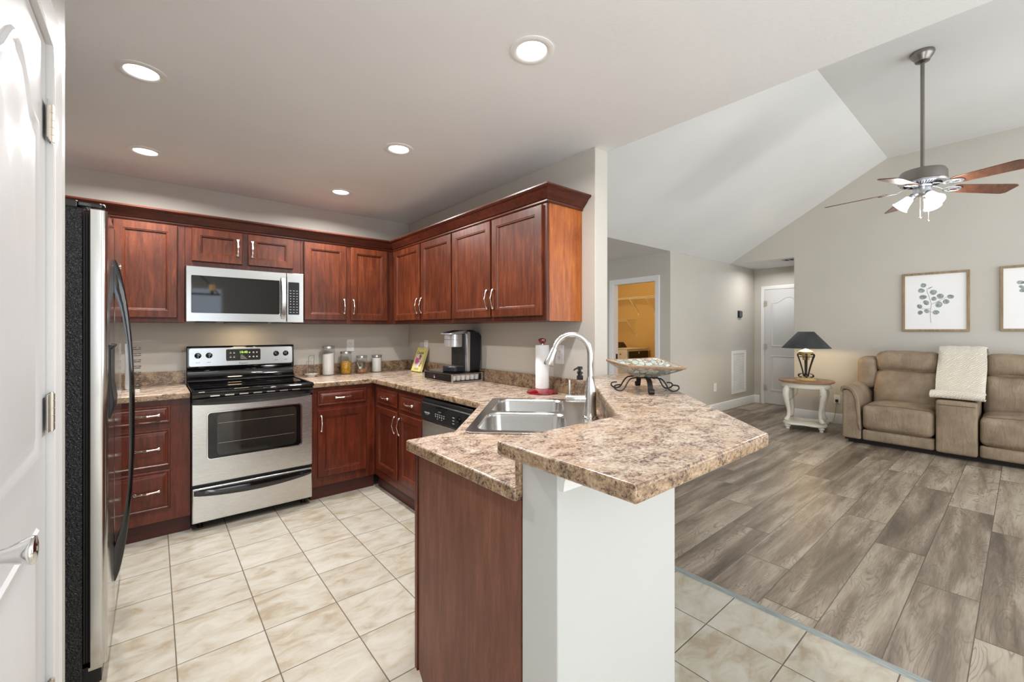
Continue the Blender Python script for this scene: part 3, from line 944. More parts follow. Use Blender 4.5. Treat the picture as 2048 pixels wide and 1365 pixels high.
obj('handle', bow_band(RX0 + 0.004, RX1 - 0.004, RF, 0.03, 0.836, 0.874, 0.012, 0.020), M['black_gloss'], od)
# fascia with vent slots under the cooktop
fs_ = MB().prism([(RF + 0.03, 0.846), (RF - 0.002, 0.868), (RF - 0.010, 0.886), (RF - 0.012, 0.905), (RF + 0.03, 0.905)], RX0 + 0.002, RX1 - 0.002, axis='x')
fas = obj('vent_fascia', fs_, M['black_gloss'], rg, bevel=0.002)
for i in range(7):
    x = RX0 + 0.10 + i * 0.083
    obj('vent_slot', MB().box(x, x + 0.052, RF - 0.0135, RF - 0.008, 0.885, 0.893), M['steel'], fas)
ck = MB().prism([(RF - 0.018, 0.904), (RF - 0.030, 0.910), (RF - 0.032, 0.920), (RF - 0.022, 0.929), (RF - 0.004, 0.931), (RF + 0.012, 0.926), (-0.105, 0.926), (-0.095, 0.930), (-0.03, 0.932), (-0.03, 0.904)], RX0 - 0.001, RX1 + 0.001, axis='x')
ck.box(RX0 - 0.001, RX0 + 0.014, RF - 0.01, -0.08, 0.92, 0.9315).box(RX1 - 0.014, RX1 + 0.001, RF - 0.01, -0.08, 0.92, 0.9315)
obj('cooktop', ck, M['black_glass'], rg, bevel=0.0025, seg=3)
bgp = [(-0.028, 0.93), (-0.112, 0.930), (-0.108, 0.945), (-0.088, 0.960), (-0.078, 0.985), (-0.076, 1.012), (-0.084, 1.022), (-0.088, 1.036), (-0.094, 1.042), (-0.086, 1.196), (-0.076, 1.204), (-0.028, 1.204)]
bgd = obj('backguard', MB().prism(bgp, RX0, RX1, axis='x'), M['black_gloss'], rg, bevel=0.006, seg=3)
ty = Matrix.Translation((0, -0.0945, 1.042)) @ Matrix.Rotation(-math.atan2(0.008, 0.154), 4, 'X')


def tilt(mb):
    return mb.xf(ty)


obj('control_panel', tilt(MB().prism(rrect(RX0 + 0.014, RX1 - 0.014, 0.006, 0.148, 0.016, 5), -0.003, 0.006, axis='y')), M['steel_mw'], bgd, bevel=0.0015)
for x in (-1.792, -1.722, -1.259, -1.186):
    k = MB().lathe([(0.022, -0.0032), (0.022, -0.008), (0.018, -0.012), (0.016, -0.024), (0.012, -0.026), (0.0, -0.0265)], (x, 0, 0.090), 22, 'y')
    k.box(x - 0.003, x + 0.003, -0.030, -0.02, 0.072, 0.108)
    obj('knob', tilt(k), M['black_gloss'], rg)
for x in (-1.792, -1.722, -1.259, -1.186):
    tk = MB()
    for i in range(9):
        a = rad(-130 + i * 32.5)
        cx, cz = x + 0.032 * math.sin(a), 0.09 + 0.032 * math.cos(a)
        tk.box(cx - 0.0012, cx + 0.0012, -0.0036, -0.0028, cz - 0.0012, cz + 0.0012)
    for q in range(4):
        tk.box(x - 0.014 + q * 0.007, x - 0.011 + q * 0.007, -0.0036, -0.0028, 0.034, 0.037 + 0.003 * (q % 2))
    obj('dial_marks', tilt(tk), M['black'], bgd)
dp = obj('display_panel', tilt(MB().prism(rrect(-1.612, -1.374, 0.042, 0.134, 0.010, 4), -0.006, -0.001, axis='y')), M['black_glass'], bgd)
M['green_led'] = emit('green clock digits', (0.55, 1.0, 0.12, 1), 1.6, (0.1, 0.3, 0.05, 1))
cx_ = text_mb('10:40', 0.026).xf(Matrix.Translation((-1.494, -0.0068, 0.108)) @ FACE_Y)
obj('clock_digits', tilt(cx_), M['green_led'], dp)['label'] = 'green clock digits'
M['print'] = plain('pale grey print', srgb(180, 180, 178), 0.5)
for x in (-1.582, -1.558):
    for z in (0.066, 0.100):
        bt = MB().box(x - 0.006, x + 0.006, -0.0068, -0.0055, z, z + 0.006).box(x - 0.002, x + 0.002, -0.0068, -0.0055, z + 0.011, z + 0.014)
        obj('touch_button', tilt(bt), M['print'], dp)
for x in (-1.452, -1.424, -1.400):
    for z in (0.07, 0.105):
        obj('touch_button', tilt(MB().lathe([(0.007, -0.0055), (0.006, -0.0068), (0, -0.007)], (x, 0, z), 12, 'y')), M['print'], dp)
bt = MB()
for i, w in enumerate((0.018, 0.026, 0.036, 0.046)):
    bt.box(-1.515, -1.515 + w, -0.0068, -0.0055, 0.084 - i * 0.0095, 0.0865 - i * 0.0095)
obj('print_lines', tilt(bt), M['print'], dp)
lg = text_mb('Frigidaire', 0.016).xf(Matrix.Translation((-1.494, -0.0036, 0.020)) @ FACE_Y)
obj('lettering', tilt(lg), M['black'], bgd)
dw = obj('storage_drawer', MB().box(RX0 + 0.003, RX1 - 0.003, RF, RF + 0.035, 0.055, 0.283), M['steel'], rg, bevel=0.006, seg=3)
obj('handle', bow_band(RX0 + 0.012, RX1 - 0.012, RF, 0.026, 0.238, 0.272, 0.026, 0.014), M['black_gloss'], dw)

# ------------------------------------------------------------------ microwave
MX0, MX1, MY, MZ0, MZ1 = -1.879, -1.118, -0.40, 1.388, 1.782
mw = empty('microwave', (-1.498, -0.2, MZ0), 0, 'stainless over-the-range microwave with a black window below the short wall cabinet', 'microwave')
obj('body', MB().box(MX0 + 0.004, MX1 - 0.004, -0.365, -0.004, MZ0 + 0.012, MZ1), M['black'], mw, bevel=0.003)
XS = -1.243
o = obj('door', frame_y(MX0, XS - 0.001, MZ0, MZ1, 0.006, -1.848, -1.294, 1.452, 1.715, 0.005, MY + 0.034, MY, 0.004), M['steel_mw'], mw, angle=30)
g = obj('window', MB().box(-1.849, -1.293, MY + 0.003, MY + 0.010, 1.451, 1.716), M['black_glass'], o); g['label'] = 'black glass window'
hd = MB(); rings = []
for i in range(25):
    s = i / 24
    z = 1.418 + 0.325 * s
    y = MY - 0.008 - 0.034 * math.sin(PI * s) ** 0.6 if 0 < s < 1 else MY - 0.004
    rings.append([(-1.286, y + 0.007, z), (-1.284, y - 0.002, z), (-1.256, y - 0.002, z), (-1.254, y + 0.007, z)])
hd.loft(rings)
obj('handle', hd, M['steel_z'], o, bevel=0.0015)
lgm = text_mb('LG', 0.018).xf(Matrix.Translation((-1.822, MY - 0.0006, 1.424)) @ FACE_Y)
lgm.lathe([(0.0085, -0.0012), (0.0085, 0.0002)], (-1.848, MY, 1.424), 20, 'y')
obj('logo', lgm, M['white'], o)['label'] = 'small pale maker logo'
cpn = obj('control_side', MB().box(XS + 0.001, MX1, MY, MY + 0.034, MZ0, MZ1), M['steel_mw'], mw, bevel=0.004, seg=3)
kp = obj('keypad', MB().prism(rrect(-1.232, -1.152, 1.452, 1.71, 0.004, 3), MY - 0.002, MY + 0.003, axis='y'), M['black_glass'], cpn)
kb = MB()
for r_ in range(9):
    for c_ in range(3):
        x = -1.222 + c_ * 0.0235; z = 1.468 + r_ * 0.0215
        w = 0.006 if 2 < r_ < 6 else 0.012
        kb.box(x + 0.006 - w / 2, x + 0.006 + w / 2, MY - 0.0027, MY - 0.0018, z, z + (0.005 if w < 0.01 else 0.003))
obj('key_marks', kb, plain('keypad print', srgb(190, 190, 188), 0.5), kp)
ug = MB().box(MX0 + 0.004, MX1 - 0.004, -0.392, -0.06, MZ0 + 0.002, MZ0 + 0.014)
und = obj('underside', ug, M['nickel'], mw)
obj('vent_filter', MB().box(-1.82, -1.70, -0.36, -0.16, MZ0 - 0.004, MZ0 + 0.003).box(-1.63, -1.37, -0.375, -0.10, MZ0 - 0.006, MZ0 + 0.003).box(-1.31, -1.19, -0.36, -0.16, MZ0 - 0.004, MZ0 + 0.003), M['black'], und)
ul = area_light('underside_lamp', (-1.50, -0.22, MZ0 - 0.012), (0, 0, 0), 0.10, 0.06, 1.1, (1, 0.74, 0.42))

# ------------------------------------------------------------------ fridge
FXF = -2.183; FN, FF_ = -1.94, -1.03; FS = -1.565
fg = empty('fridge', (-2.56, -1.485, 0), 0, 'side-by-side fridge with black textured side and bowed black handles at left', 'fridge')
obj('cabinet', MB().box(-2.97, -2.250, FN + 0.004, FF_ - 0.004, 0.03, 1.778), M['pebble'], fg, bevel=0.004)
obj('top_cap', MB().box(-2.97, -2.262, FN, FF_, 1.776, 1.802).prism([(-2.262, FN), (-2.262, FN + 0.10), (-2.215, FN + 0.045), (-2.192, FN + 0.045), (-2.188, FN + 0.02), (-2.20, FN + 0.004), (-2.225, FN + 0.006)], 1.782, 1.800), M['black_gloss'], fg, bevel=0.004)
gk = MB()
for x in (-2.248, -2.241, -2.234):
    gk.box(x, x + 0.005, FN + 0.010, FF_ - 0.01, 0.10, 1.765)
obj('gasket', gk, M['rubber'], fg)


def fdoor(y0, y1):
    """door skin: softly rounded vertical edges, front face at FXF"""
    r = 0.020
    poly = [(-2.2285, y0)] + [(FXF - r + r * math.sin(rad(a)), y0 + r - r * math.cos(rad(a))) for a in range(0, 91, 10)] + [(FXF - r + r * math.cos(rad(a)), y1 - r + r * math.sin(rad(a))) for a in range(0, 91, 10)] + [(-2.2285, y1)]
    return MB().prism(poly, 0.082, 1.776)


def fhandle(y0, y1):
    """tall bowed blade: solid fins at the ends and a slender grip between"""
    z0, z1, out = 0.235, 1.635, 0.068
    n = 40
    rings = []
    for i in range(n + 1):
        s = i / n
        z = z0 + (z1 - z0) * s
        k = (1 - abs(2 * s - 1) ** 2.2)
        xo = FXF + 0.006 + (out - 0.006) * k ** 0.75
        edge = min(s, 1 - s)
        xi = FXF + 0.0005 if edge < 0.115 else FXF + min(xo - FXF - 0.016, (out - 0.018) * min(1, ((edge - 0.115) / 0.20)) ** 0.55)
        rings.append([(xi, y0, z), (xo - 0.004, y0, z), (xo, y0 + 0.004, z), (xo, y1 - 0.004, z), (xo - 0.004, y1, z), (xi, y1, z)])
    return MB().loft(rings)


f1 = obj('freezer_door', fdoor(FN + 0.002, FS - 0.003), M['fridge'], fg, angle=50)
f2 = obj('fridge_door', fdoor(FS + 0.003, FF_ - 0.002), M['fridge'], fg, angle=50)
obj('handle', fhandle(FS - 0.040, FS - 0.012), M['black_gloss'], f1, angle=50)
obj('handle', fhandle(FS + 0.012, FS + 0.040), M['black_gloss'], f2, angle=50)
obj('dispenser', MB().prism([(FXF - 0.002, 0.98), (FXF + 0.004, 0.985), (FXF + 0.012, 1.02), (FXF + 0.014, 1.05), (FXF + 0.005, 1.12), (FXF + 0.005, 1.255), (FXF + 0.012, 1.262), (FXF + 0.012, 1.27), (FXF - 0.002, 1.275)], FN + 0.09, FS - 0.07, axis='y'), M['black'], f1, bevel=0.003)
obj('badge', MB().lathe([(0.016, 0), (0.015, 0.003), (0, 0.0035)], (FXF, FF_ - 0.10, 1.66), 18, 'x'), M['chrome'], f2)
obj('kick_grille', MB().box(-2.26, -2.20, FN + 0.02, FF_ - 0.02, 0.012, 0.078).box(-2.97, -2.26, FN + 0.02, FF_ - 0.02, 0.0, 0.03), M['black'], fg)
obj('hinge_foot', MB().box(-2.235, -2.196, FN + 0.008, FN + 0.05, 0.068, 0.080), M['nickel'], fg)

# ------------------------------------------------------------------ dishwasher
DA, DB = -1.497, -2.108
dwg = empty('dishwasher', (-0.31, (DA + DB) / 2, 0), 0, 'black and stainless dishwasher under the counter on the right wall', 'dishwasher')
obj('tub', MB().box(-0.60, -0.03, DB + 0.004, DA - 0.004, 0.02, 0.876), M['black'], dwg)
cpd = obj('control_panel', MB().prism([(-0.60, 0.872), (-0.636, 0.868), (-0.640, 0.852), (-0.634, 0.842), (-0.644, 0.836), (-0.648, 0.73), (-0.640, 0.722), (-0.60, 0.72)], DB + 0.003, DA - 0.003, axis='y'), M['black'], dwg, bevel=0.003)
obj('door', MB().box(-0.640, -0.60, DB + 0.003, DA - 0.003, 0.115, 0.719), M['nickel'], dwg, bevel=0.004)
obj('latch', MB().box(-0.655, -0.645, -1.83, -1.70, 0.826, 0.838), M['black_gloss'], cpd, bevel=0.002)
db = MB()
for i in range(5):
    y = -1.70 - i * 0.026
    db.box(-0.6485, -0.645, y, y + 0.012, 0.781, 0.785).box(-0.6485, -0.645, y + 0.002, y + 0.010, 0.766, 0.773)
    if i % 2: db.box(-0.6488, -0.645, y, y + 0.012, 0.754, 0.757)
db.box(-0.648, -0.645, -1.60, -1.56, 0.764, 0.766).box(-0.648, -0.645, -1.76, -1.73, 0.80, 0.803)
for i in range(3):
    db.box(-0.6485, -0.645, -1.92, -1.90, 0.79 - i * 0.018, 0.793 - i * 0.018)
lgd = text_mb('FRIGIDAIRE', 0.014).xf(Matrix.Translation((-0.6485, -1.585, 0.776)) @ FACE_X)
db.add(lgd.v, lgd.f)
obj('button_marks', db, M['print'], cpd)
dl = MB()
for a in range(0, 360, 30):
    dl.box(-0.6488, -0.645, -1.975 + 0.022 * math.cos(rad(a)) - 0.002, -1.975 + 0.022 * math.cos(rad(a)) + 0.002, 0.785 + 0.022 * math.sin(rad(a)) - 0.002, 0.785 + 0.022 * math.sin(rad(a)) + 0.002)
dl.lathe([(0.014, -0.645), (0.013, -0.656), (0, -0.657)], (0, -1.975, 0.785), 20, 'x')
obj('dial', dl, M['black_gloss'], cpd)
obj('toe_kick', MB().box(-0.59, -0.56, DB + 0.004, DA - 0.004, 0.0, 0.11), M['black'], dwg)
obj('bracket', MB().box(-0.638, -0.612, DA - 0.002, DA + 0.004, 0.80, 0.825), M['nickel'], dwg)


# ------------------------------------------------------------------ things on the worktops
def jar(x, y, H, R, label):
    j = empty('glass_jar', (x, y, CT), 0, label, 'jar', 'glass jars with steel lids')
    hl = 0.022
    g = obj('glass', MB().lathe([(R * 0.3, 0.0), (R - 0.006, 0.0), (R, 0.006), (R, H - hl - 0.010), (R - 0.004, H - hl)], (0, 0, 0), 30), M['glass'], j, local=True)
    g['label'] = 'clear glass body'
    l = obj('lid', MB().lathe([(R - 0.001, H - hl), (R + 0.001, H - hl + 0.002), (R + 0.001, H - 0.003), (R - 0.003, H), (0, H)], (0, 0, 0), 30), M['steel'], j, local=True)
    l['label'] = 'polished steel lid'
    return j


JY = -0.105
jar(-0.838, JY, 0.262, 0.054, 'tallest glass jar with a steel lid, full of white powder, right of the range')
jar(-0.682, JY, 0.210, 0.050, 'glass jar with a steel lid holding yellow dry pasta, second from the range')
jar(-0.535, JY, 0.166, 0.050, 'glass jar with a steel lid holding a little brown powder and a white scoop')
jar(-0.388, JY, 0.166, 0.049, 'short glass jar with a steel lid full of white powder, nearest the corner')


def fill(x, R, h, m, name, label, cat, slope=0.0, b=0.004):
    mb = MB().lathe([(R - 0.008, b), (R - 0.005, b + 0.004), (R - 0.005, h), (0, h)], (x, JY, CT), 26)
    if slope:
        mb.v = [(a, c, z + slope * (a - x) / R if z > CT + h - 1e-4 else z) for a, c, z in mb.v]
    return one(name, mb, m, label, cat, kind='stuff')


fill(-0.838, 0.054, 0.193, M['whitepowder'], 'white_powder', 'white powder filling the tallest glass jar', 'powder', 0.012)
fill(-0.388, 0.049, 0.138, M['whitepowder'], 'white_powder', 'white powder filling the short jar nearest the corner', 'powder')
fill(-0.535, 0.050, 0.036, plain('brown sugar', srgb(176, 122, 88), 0.9, 0, 0.15, 80), 'brown_powder', 'shallow layer of brown powder in the third glass jar', 'powder', 0.008)
t = NT('yellow dry pasta')
vv = t.n('ShaderNodeTexVoronoi', 0, Vector=t.scale(t.obj(False), (1, 1, 0.35)), Scale=190.0)
t.bump(vv, 0.8, 0.004)
M['pasta'] = t.fin(t.ramp(vv, [(0.1, srgb(242, 190, 40)), (0.7, srgb(176, 118, 14))]), 0.6)
fill(-0.682, 0.050, 0.118, M['pasta'], 'dry_pasta', 'yellow dry pasta pieces in the second glass jar', 'pasta')
sc = MB().tube([(-0.556, JY, CT + 0.040), (-0.566, JY + 0.004, CT + 0.075), (-0.575, JY + 0.008, CT + 0.10)], [0.004, 0.006, 0.006], 8, flat=(0.5, 1.6)).lathe([(0.012, 0.0), (0.015, 0.020), (0.013, 0.020), (0.010, 0.002)], (-0.55, JY, CT + 0.0375), 16)
one('scoop', sc, M['white'], 'white plastic scoop inside the jar of brown powder', 'scoop')

sr = empty('spoon_rest', (-1.0, -0.17, CT), 0, 'small white ceramic spoon rest with a wire loop stand beside the range', 'spoon rest')
mb = MB().lathe([(0.032, 0), (0.034, 0.004), (0.028, 0.010), (0.052, 0.022), (0.055, 0.028), (0.050, 0.028), (0.03, 0.017), (0, 0.014)], (0, 0, 0), 30)
obj('dish', mb, plain('white glazed ceramic', srgb(232, 232, 228), 0.15), sr, local=True)
w = MB()
w.tube([(-0.022, 0, 0.018), (-0.022, 0, 0.150)] + [(0.0 + 0.022 * math.cos(rad(a)), 0, 0.165 + 0.022 * math.sin(rad(a))) for a in range(180, 60, -20)], 0.0018, 7)
w.tube([(0.016, 0, 0.016), (0.018, 0, 0.10), (0.024, 0, 0.165), (0.020, 0, 0.186), (0.010, 0, 0.186)], 0.0018, 7)
w.tube([(-0.036, 0.012, 0.022), (-0.036, 0.012, 0.128), (-0.03, 0.012, 0.135), (0.0, 0.012, 0.135), (0.004, 0.012, 0.128), (0.004, 0.012, 0.10), (-0.03, 0.012, 0.098)], 0.0014, 7)
obj('wire_stand', w, M['pewter'], sr, local=True)

# pod tower behind the fridge handle
pw = empty('pod_carousel', (-2.165, -0.30, CT), 0, 'chrome wire pod holder tower on the counter behind the fridge handle', 'pod holder')
obj('base', MB().box(-0.045, 0.045, -0.045, 0.045, 0.0, 0.012), M['chrome'], pw, local=True, bevel=0.002)
obj('column', MB().box(-0.033, 0.004, -0.02, 0.02, 0.012, 0.315), M['steel_z'], pw, local=True, bevel=0.002)
for i in range(7):
    z = 0.035 + i * 0.042
    r_ = MB().tube([(0.026 + 0.021 * math.cos(a), 0.0 + 0.021 * math.sin(a), z) for a in [2 * PI * k / 20 for k in range(20)]], 0.0032, 7, closed=True)
    r_.tube([(0.026 + 0.020 * math.cos(a), 0.02 * math.sin(a), z - 0.012) for a in [2 * PI * k / 16 for k in range(16)]], 0.002, 6, closed=True)
    obj('ring', r_, M['pewter'], pw, local=True)
obj('finial', MB().box(-0.02, 0.045, -0.006, 0.006, 0.325, 0.330).box(-0.004, 0.002, -0.005, 0.005, 0.312, 0.326), M['pewter'], pw, local=True)

# cookbook leaning on the backsplash
bk = empty('cookbook', (-0.085, -0.265, CT), -PI / 2, 'yellow paperback cookbook with a pink floral cover leaning on the backsplash', 'book')
bw, bh, bt_ = 0.185, 0.238, 0.022
lean = Matrix.Rotation(rad(-19), 4, 'X') @ Matrix.Translation((0, -0.0, 0))
M['coverY'] = plain('pale yellow cover', srgb(226, 214, 128), 0.35, 0, 0.05, 9)
obj('pages', MB().box(0.003, bw - 0.002, -bt_ + 0.002, -0.002, 0.003, bh - 0.003).xf(lean), plain('cream page edges', srgb(226, 218, 178), 0.8), bk, local=True)
cv = obj('cover', MB().box(0, bw, -bt_, -bt_ + 0.0016, 0, bh).box(0, bw, -0.0016, 0, 0, bh).box(-0.0002, 0.0015, -bt_, 0, 0, bh).xf(lean), M['coverY'], bk, local=True)
rb = random.Random(3)
FRONT = -bt_ - 0.0004


def blob(cx, cz, r, n=14, rnd=rb, sq=1.0):
    vs = [(cx + r * (1 + 0.25 * rnd.uniform(-1, 1)) * math.cos(2 * PI * i / n), FRONT, cz + sq * r * (1 + 0.25 * rnd.uniform(-1, 1)) * math.sin(2 * PI * i / n)) for i in range(n)]
    vs2 = [(a, FRONT + 0.0006, c) for a, _, c in vs]
    return vs, vs2


def blobs(lst, sq=1.0, lift=0.0):
    mb = MB()
    for cx, cz, r in lst:
        a, b_ = blob(cx, cz, r, sq=sq)
        a = [(x, y - lift, z) for x, y, z in a]
        mb.loft([b_, a])
    return mb


cover_art = [('paper_panel', 'pale grey pink panel', srgb(222, 206, 196), [(0.092, 0.105, 0.066)], 1.25, 0.0),
             ('pink_flowers', 'pink flower blobs', srgb(226, 96, 176), [(0.055, 0.10, 0.022), (0.075, 0.115, 0.019), (0.045, 0.125, 0.013), (0.078, 0.088, 0.014), (0.10, 0.10, 0.011)], 1.0, 0.0004),
             ('white_flowers', 'white flower blobs', srgb(240, 236, 232), [(0.118, 0.07, 0.017), (0.13, 0.095, 0.013), (0.105, 0.052, 0.014), (0.145, 0.115, 0.010), (0.06, 0.145, 0.010)], 1.0, 0.0004),
             ('brown_figures', 'brown painted shapes', srgb(150, 96, 62), [(0.102, 0.155, 0.014), (0.118, 0.150, 0.012), (0.108, 0.135, 0.014), (0.14, 0.06, 0.010), (0.06, 0.075, 0.007), (0.155, 0.08, 0.008), (0.035, 0.11, 0.006)], 1.1, 0.0006),
             ('green_leaves', 'green leaf marks', srgb(120, 140, 70), [(0.04, 0.085, 0.007), (0.09, 0.075, 0.006), (0.15, 0.10, 0.006), (0.126, 0.12, 0.006)], 0.6, 0.0007)]
for nm, lb, c, lst, sq, lift in cover_art:
    o = obj(nm, blobs(lst, sq, lift).xf(lean), plain(lb, c, 0.4), cv, local=True)
tx_ = text_mb("Cookin'", 0.044, 0.0004).xf(lean @ Matrix.Translation((bw / 2, FRONT - 0.0004, bh - 0.052)) @ FACE_Y)
obj('title', tx_, plain('dark olive lettering', srgb(58, 56, 24), 0.4), cv, local=True)
tx_ = MB()
for k, (a_, b_) in enumerate(((0.05, 0.135), (0.045, 0.14))):
    tx_.box(a_, b_, FRONT, FRONT + 0.001, 0.026 - k * 0.009, 0.030 - k * 0.009)
for k in range(7):
    tx_.box(0.05 + k * 0.013, 0.058 + k * 0.013, FRONT, FRONT + 0.001, bh - 0.018 + 0.006 * math.sin(PI * k / 6), bh - 0.013 + 0.006 * math.sin(PI * k / 6))
obj('small_print', tx_.xf(lean), plain('grey brown print', srgb(130, 120, 90), 0.4), cv, local=True)

# coffee pod drawer with the coffee maker on top
TX0, TX1, TY0, TY1 = -0.315, -0.035, -1.362, -0.945
cd = empty('pod_rack', (-0.17, -1.15, CT), 0, 'dark wire rack with a pod drawer under the coffee maker on the counter', 'pod rack')
wr = MB()
r = 0.0042
for z in (0.006, 0.066):
    wr.tube([(TX0, TY0, CT + z), (TX1, TY0, CT + z), (TX1, TY1, CT + z), (TX0, TY1, CT + z)], r if z < 0.03 else 0.0035, 8, closed=True)
for x in (TX0, TX1):
    for y in (TY0, TY1):
        wr.box(x - 0.006, x + 0.006, y - 0.006, y + 0.006, CT, CT + 0.07)
obj('wire_frame', wr, M['nickel'], cd)
t = NT('smoked tempered glass')
M['smoke'] = t.fin(srgb(60, 52, 50), 0.06, Transmission_Weight=0.85, IOR=1.2)
obj('glass_top', MB().box(TX0 - 0.014, TX1 + 0.012, TY0 - 0.010, TY1 + 0.012, CT + 0.0705, CT + 0.0765), M['smoke'], cd, bevel=0.001)
tr = MB()
for i in range(9):
    y = TY0 + 0.02 + i * (TY1 - TY0 - 0.04) / 8
    tr.tube([(TX0 + 0.002, y, CT + 0.012), (TX1 - 0.01, y, CT + 0.012)], 0.0016, 6)
dr_ = obj('drawer_tray', tr.box(TX0 + 0.004, TX1 - 0.008, TY0 + 0.012, TY1 - 0.012, CT + 0.0085, CT + 0.0105), M['pewter'], cd)
obj('drawer_front', MB().box(TX0 - 0.010, TX0 - 0.006, TY0 + 0.008, TY1 - 0.006, CT + 0.012, CT + 0.064), M['smoke'], dr_, bevel=0.001)
obj('knob', MB().lathe([(0.006, TX0 - 0.010), (0.006, TX0 - 0.018), (0.011, TX0 - 0.022), (0.012, TX0 - 0.028), (0, TX0 - 0.030)], (0, (TY0 + TY1) / 2 + 0.01, CT + 0.038), 16, 'x'), M['chrome'], dr_)
pod = None
for i in range(6):
    for j in range(2):
        x = TX0 + 0.035 + i * 0.043; y = TY0 + 0.04 + j * 0.05
        if j == 1 and i not in (0, 2): continue
        if pod is None:
            pod = one('coffee_pod', MB().lathe([(0.0165, 0), (0.0185, 0.003), (0.0225, 0.040), (0.0255, 0.0405), (0.0255, 0.0425), (0, 0.043)], (x, y, CT + 0.0145), 20), M['white'], 'white coffee pod in the wire drawer under the coffee maker', 'coffee pod', 'coffee pods in the wire drawer')
        else:
            c = pod.copy(); col.objects.link(c); c.location = (x, y, CT + 0.0145)

km = empty('coffee_maker', (-0.16, -1.17, CT + 0.077), 0, 'silver and black single-serve coffee maker on the pod drawer', 'coffee maker')
kz = CT + 0.077
M['navyblack'] = plain('blue black plastic', srgb(24, 26, 34), 0.38)
M['ksilver'] = plain('silver painted plastic', (0.55, 0.55, 0.56, 1), 0.3, 0.75)
KY0, KY1 = -1.318, -1.100
side = [(-0.128, kz), (-0.030, kz), (-0.014, kz + 0.10), (-0.010, kz + 0.285), (-0.03, kz + 0.308), (-0.09, kz + 0.328), (-0.122, kz + 0.330), (-0.138, kz + 0.312), (-0.130, kz + 0.20)]
obj('housing', MB().prism(side, KY0, KY1, axis='y'), M['navyblack'], km, bevel=0.008, seg=3)
stp = [(-0.150, kz), (-0.122, kz), (-0.120, kz + 0.18), (-0.118, kz + 0.312), (-0.138, kz + 0.322), (-0.156, kz + 0.300)]
obj('side_trim', MB().prism(stp, KY0 - 0.003, KY0 + 0.030, axis='y').prism(stp, KY1 - 0.03, KY1 + 0.003, axis='y'), M['ksilver'], km, bevel=0.004)
obj('column', MB().box(-0.176, -0.150, KY0 + 0.03, KY1 - 0.03, kz, kz + 0.30), M['black'], km)
KC = (KY0 + KY1) / 2
hdp = [(-0.16, KY0 + 0.035)] + [(-0.215 - 0.062 * math.sin(rad(a)), KC - 0.080 * math.cos(rad(a))) for a in range(0, 181, 15)] + [(-0.16, KY1 - 0.035)]
hh = obj('brew_head', MB().prism(hdp, kz + 0.195, kz + 0.298), M['ksilver'], km, bevel=0.004)
obj('head_band', MB().prism([(x - 0.001 if x < -0.2 else x, y) for x, y in hdp], kz + 0.253, kz + 0.2555), M['pewter'], hh)
ltop = [(-0.13, kz + 0.300), (-0.24, kz + 0.297), (-0.283, kz + 0.294), (-0.279, kz + 0.302), (-0.24, kz + 0.314), (-0.17, kz + 0.326), (-0.13, kz + 0.330)]
lid = obj('lid', MB().prism(ltop, KY0 + 0.03, KY1 - 0.03, axis='y'), M['ksilver'], km, bevel=0.005, seg=3)
obj('button_pad', MB().prism([(-0.275, kz + 0.3035), (-0.185, kz + 0.3235), (-0.186, kz + 0.327), (-0.276, kz + 0.307)], KC - 0.05, KC + 0.05, axis='y'), M['navyblack'], lid)
bp_ = [(-0.17, KY0 + 0.02)] + [(-0.225 - 0.060 * math.sin(rad(a)), KC - 0.092 * math.cos(rad(a))) for a in range(0, 181, 12)] + [(-0.17, KY1 - 0.02)]
dt = obj('drip_tray', MB().prism(bp_, kz, kz + 0.043), M['navyblack'], km, bevel=0.006, seg=2)
gr_ = MB().prism([(x + 0.010 if x < -0.2 else x, y * 0.9 + KC * 0.1) for x, y in bp_], kz + 0.0425, kz + 0.0455)
obj('drip_grid', gr_, M['pewter'], dt, bevel=0.001)

# ------------------------------------------------------------------ outlets


def outlet(name, loc, rz, w, h, label, cat, duplex=True, group=None, m=None):
    t_ = empty(name, loc, rz, label, cat, group)
    obj('plate', MB().prism(rrect(-w / 2, w / 2, -h / 2, h / 2, 0.004, 3), -0.006, -0.0005, axis='y'), m or M['white'], t_, local=True, bevel=0.0015)
    if duplex:
        for s in (-1, 1):
            f = obj('socket', MB().prism(rrect(-0.017, 0.017, s * 0.0195 - 0.0145, s * 0.0195 + 0.0145, 0.010, 4), -0.0075, -0.004, axis='y'), m or M['white'], t_, local=True)
            obj('slot', MB().box(-0.0075, -0.0055, -0.0079, -0.006, s * 0.0195 - 0.001, s * 0.0195 + 0.008).box(0.0055, 0.0075, -0.0079, -0.006, s * 0.0195 - 0.001, s * 0.0195 + 0.007).lathe([(0.0025, -0.0079), (0.0025, -0.006)], (0, 0, s * 0.0195 - 0.008), 8, 'y'), M['inside'], f, local=True)
    else:
        obj('rocker', MB().box(-0.016, 0.016, -0.009, -0.004, -0.033, 0.033), m or M['white'], t_, local=True, bevel=0.002)
    return t_


outlet('outlet', (-0.606, 0, 1.182), 0, 0.070, 0.115, 'white wall outlet behind the jars on the back wall', 'outlet')
outlet('outlet', (0, -0.385, 1.175), -PI / 2, 0.070, 0.115, 'white outlet plate on the right wall just behind the cookbook', 'outlet')
outlet('light_switch', (0, -1.222, 1.175), -PI / 2, 0.072, 0.118, 'white switch plate on the right wall, seen edge-on beyond the coffee maker', 'switch', False)
outlet('outlet', (0, -2.185, 1.168), -PI / 2, 0.075, 0.124, 'white wall outlet behind the tap spout', 'outlet')
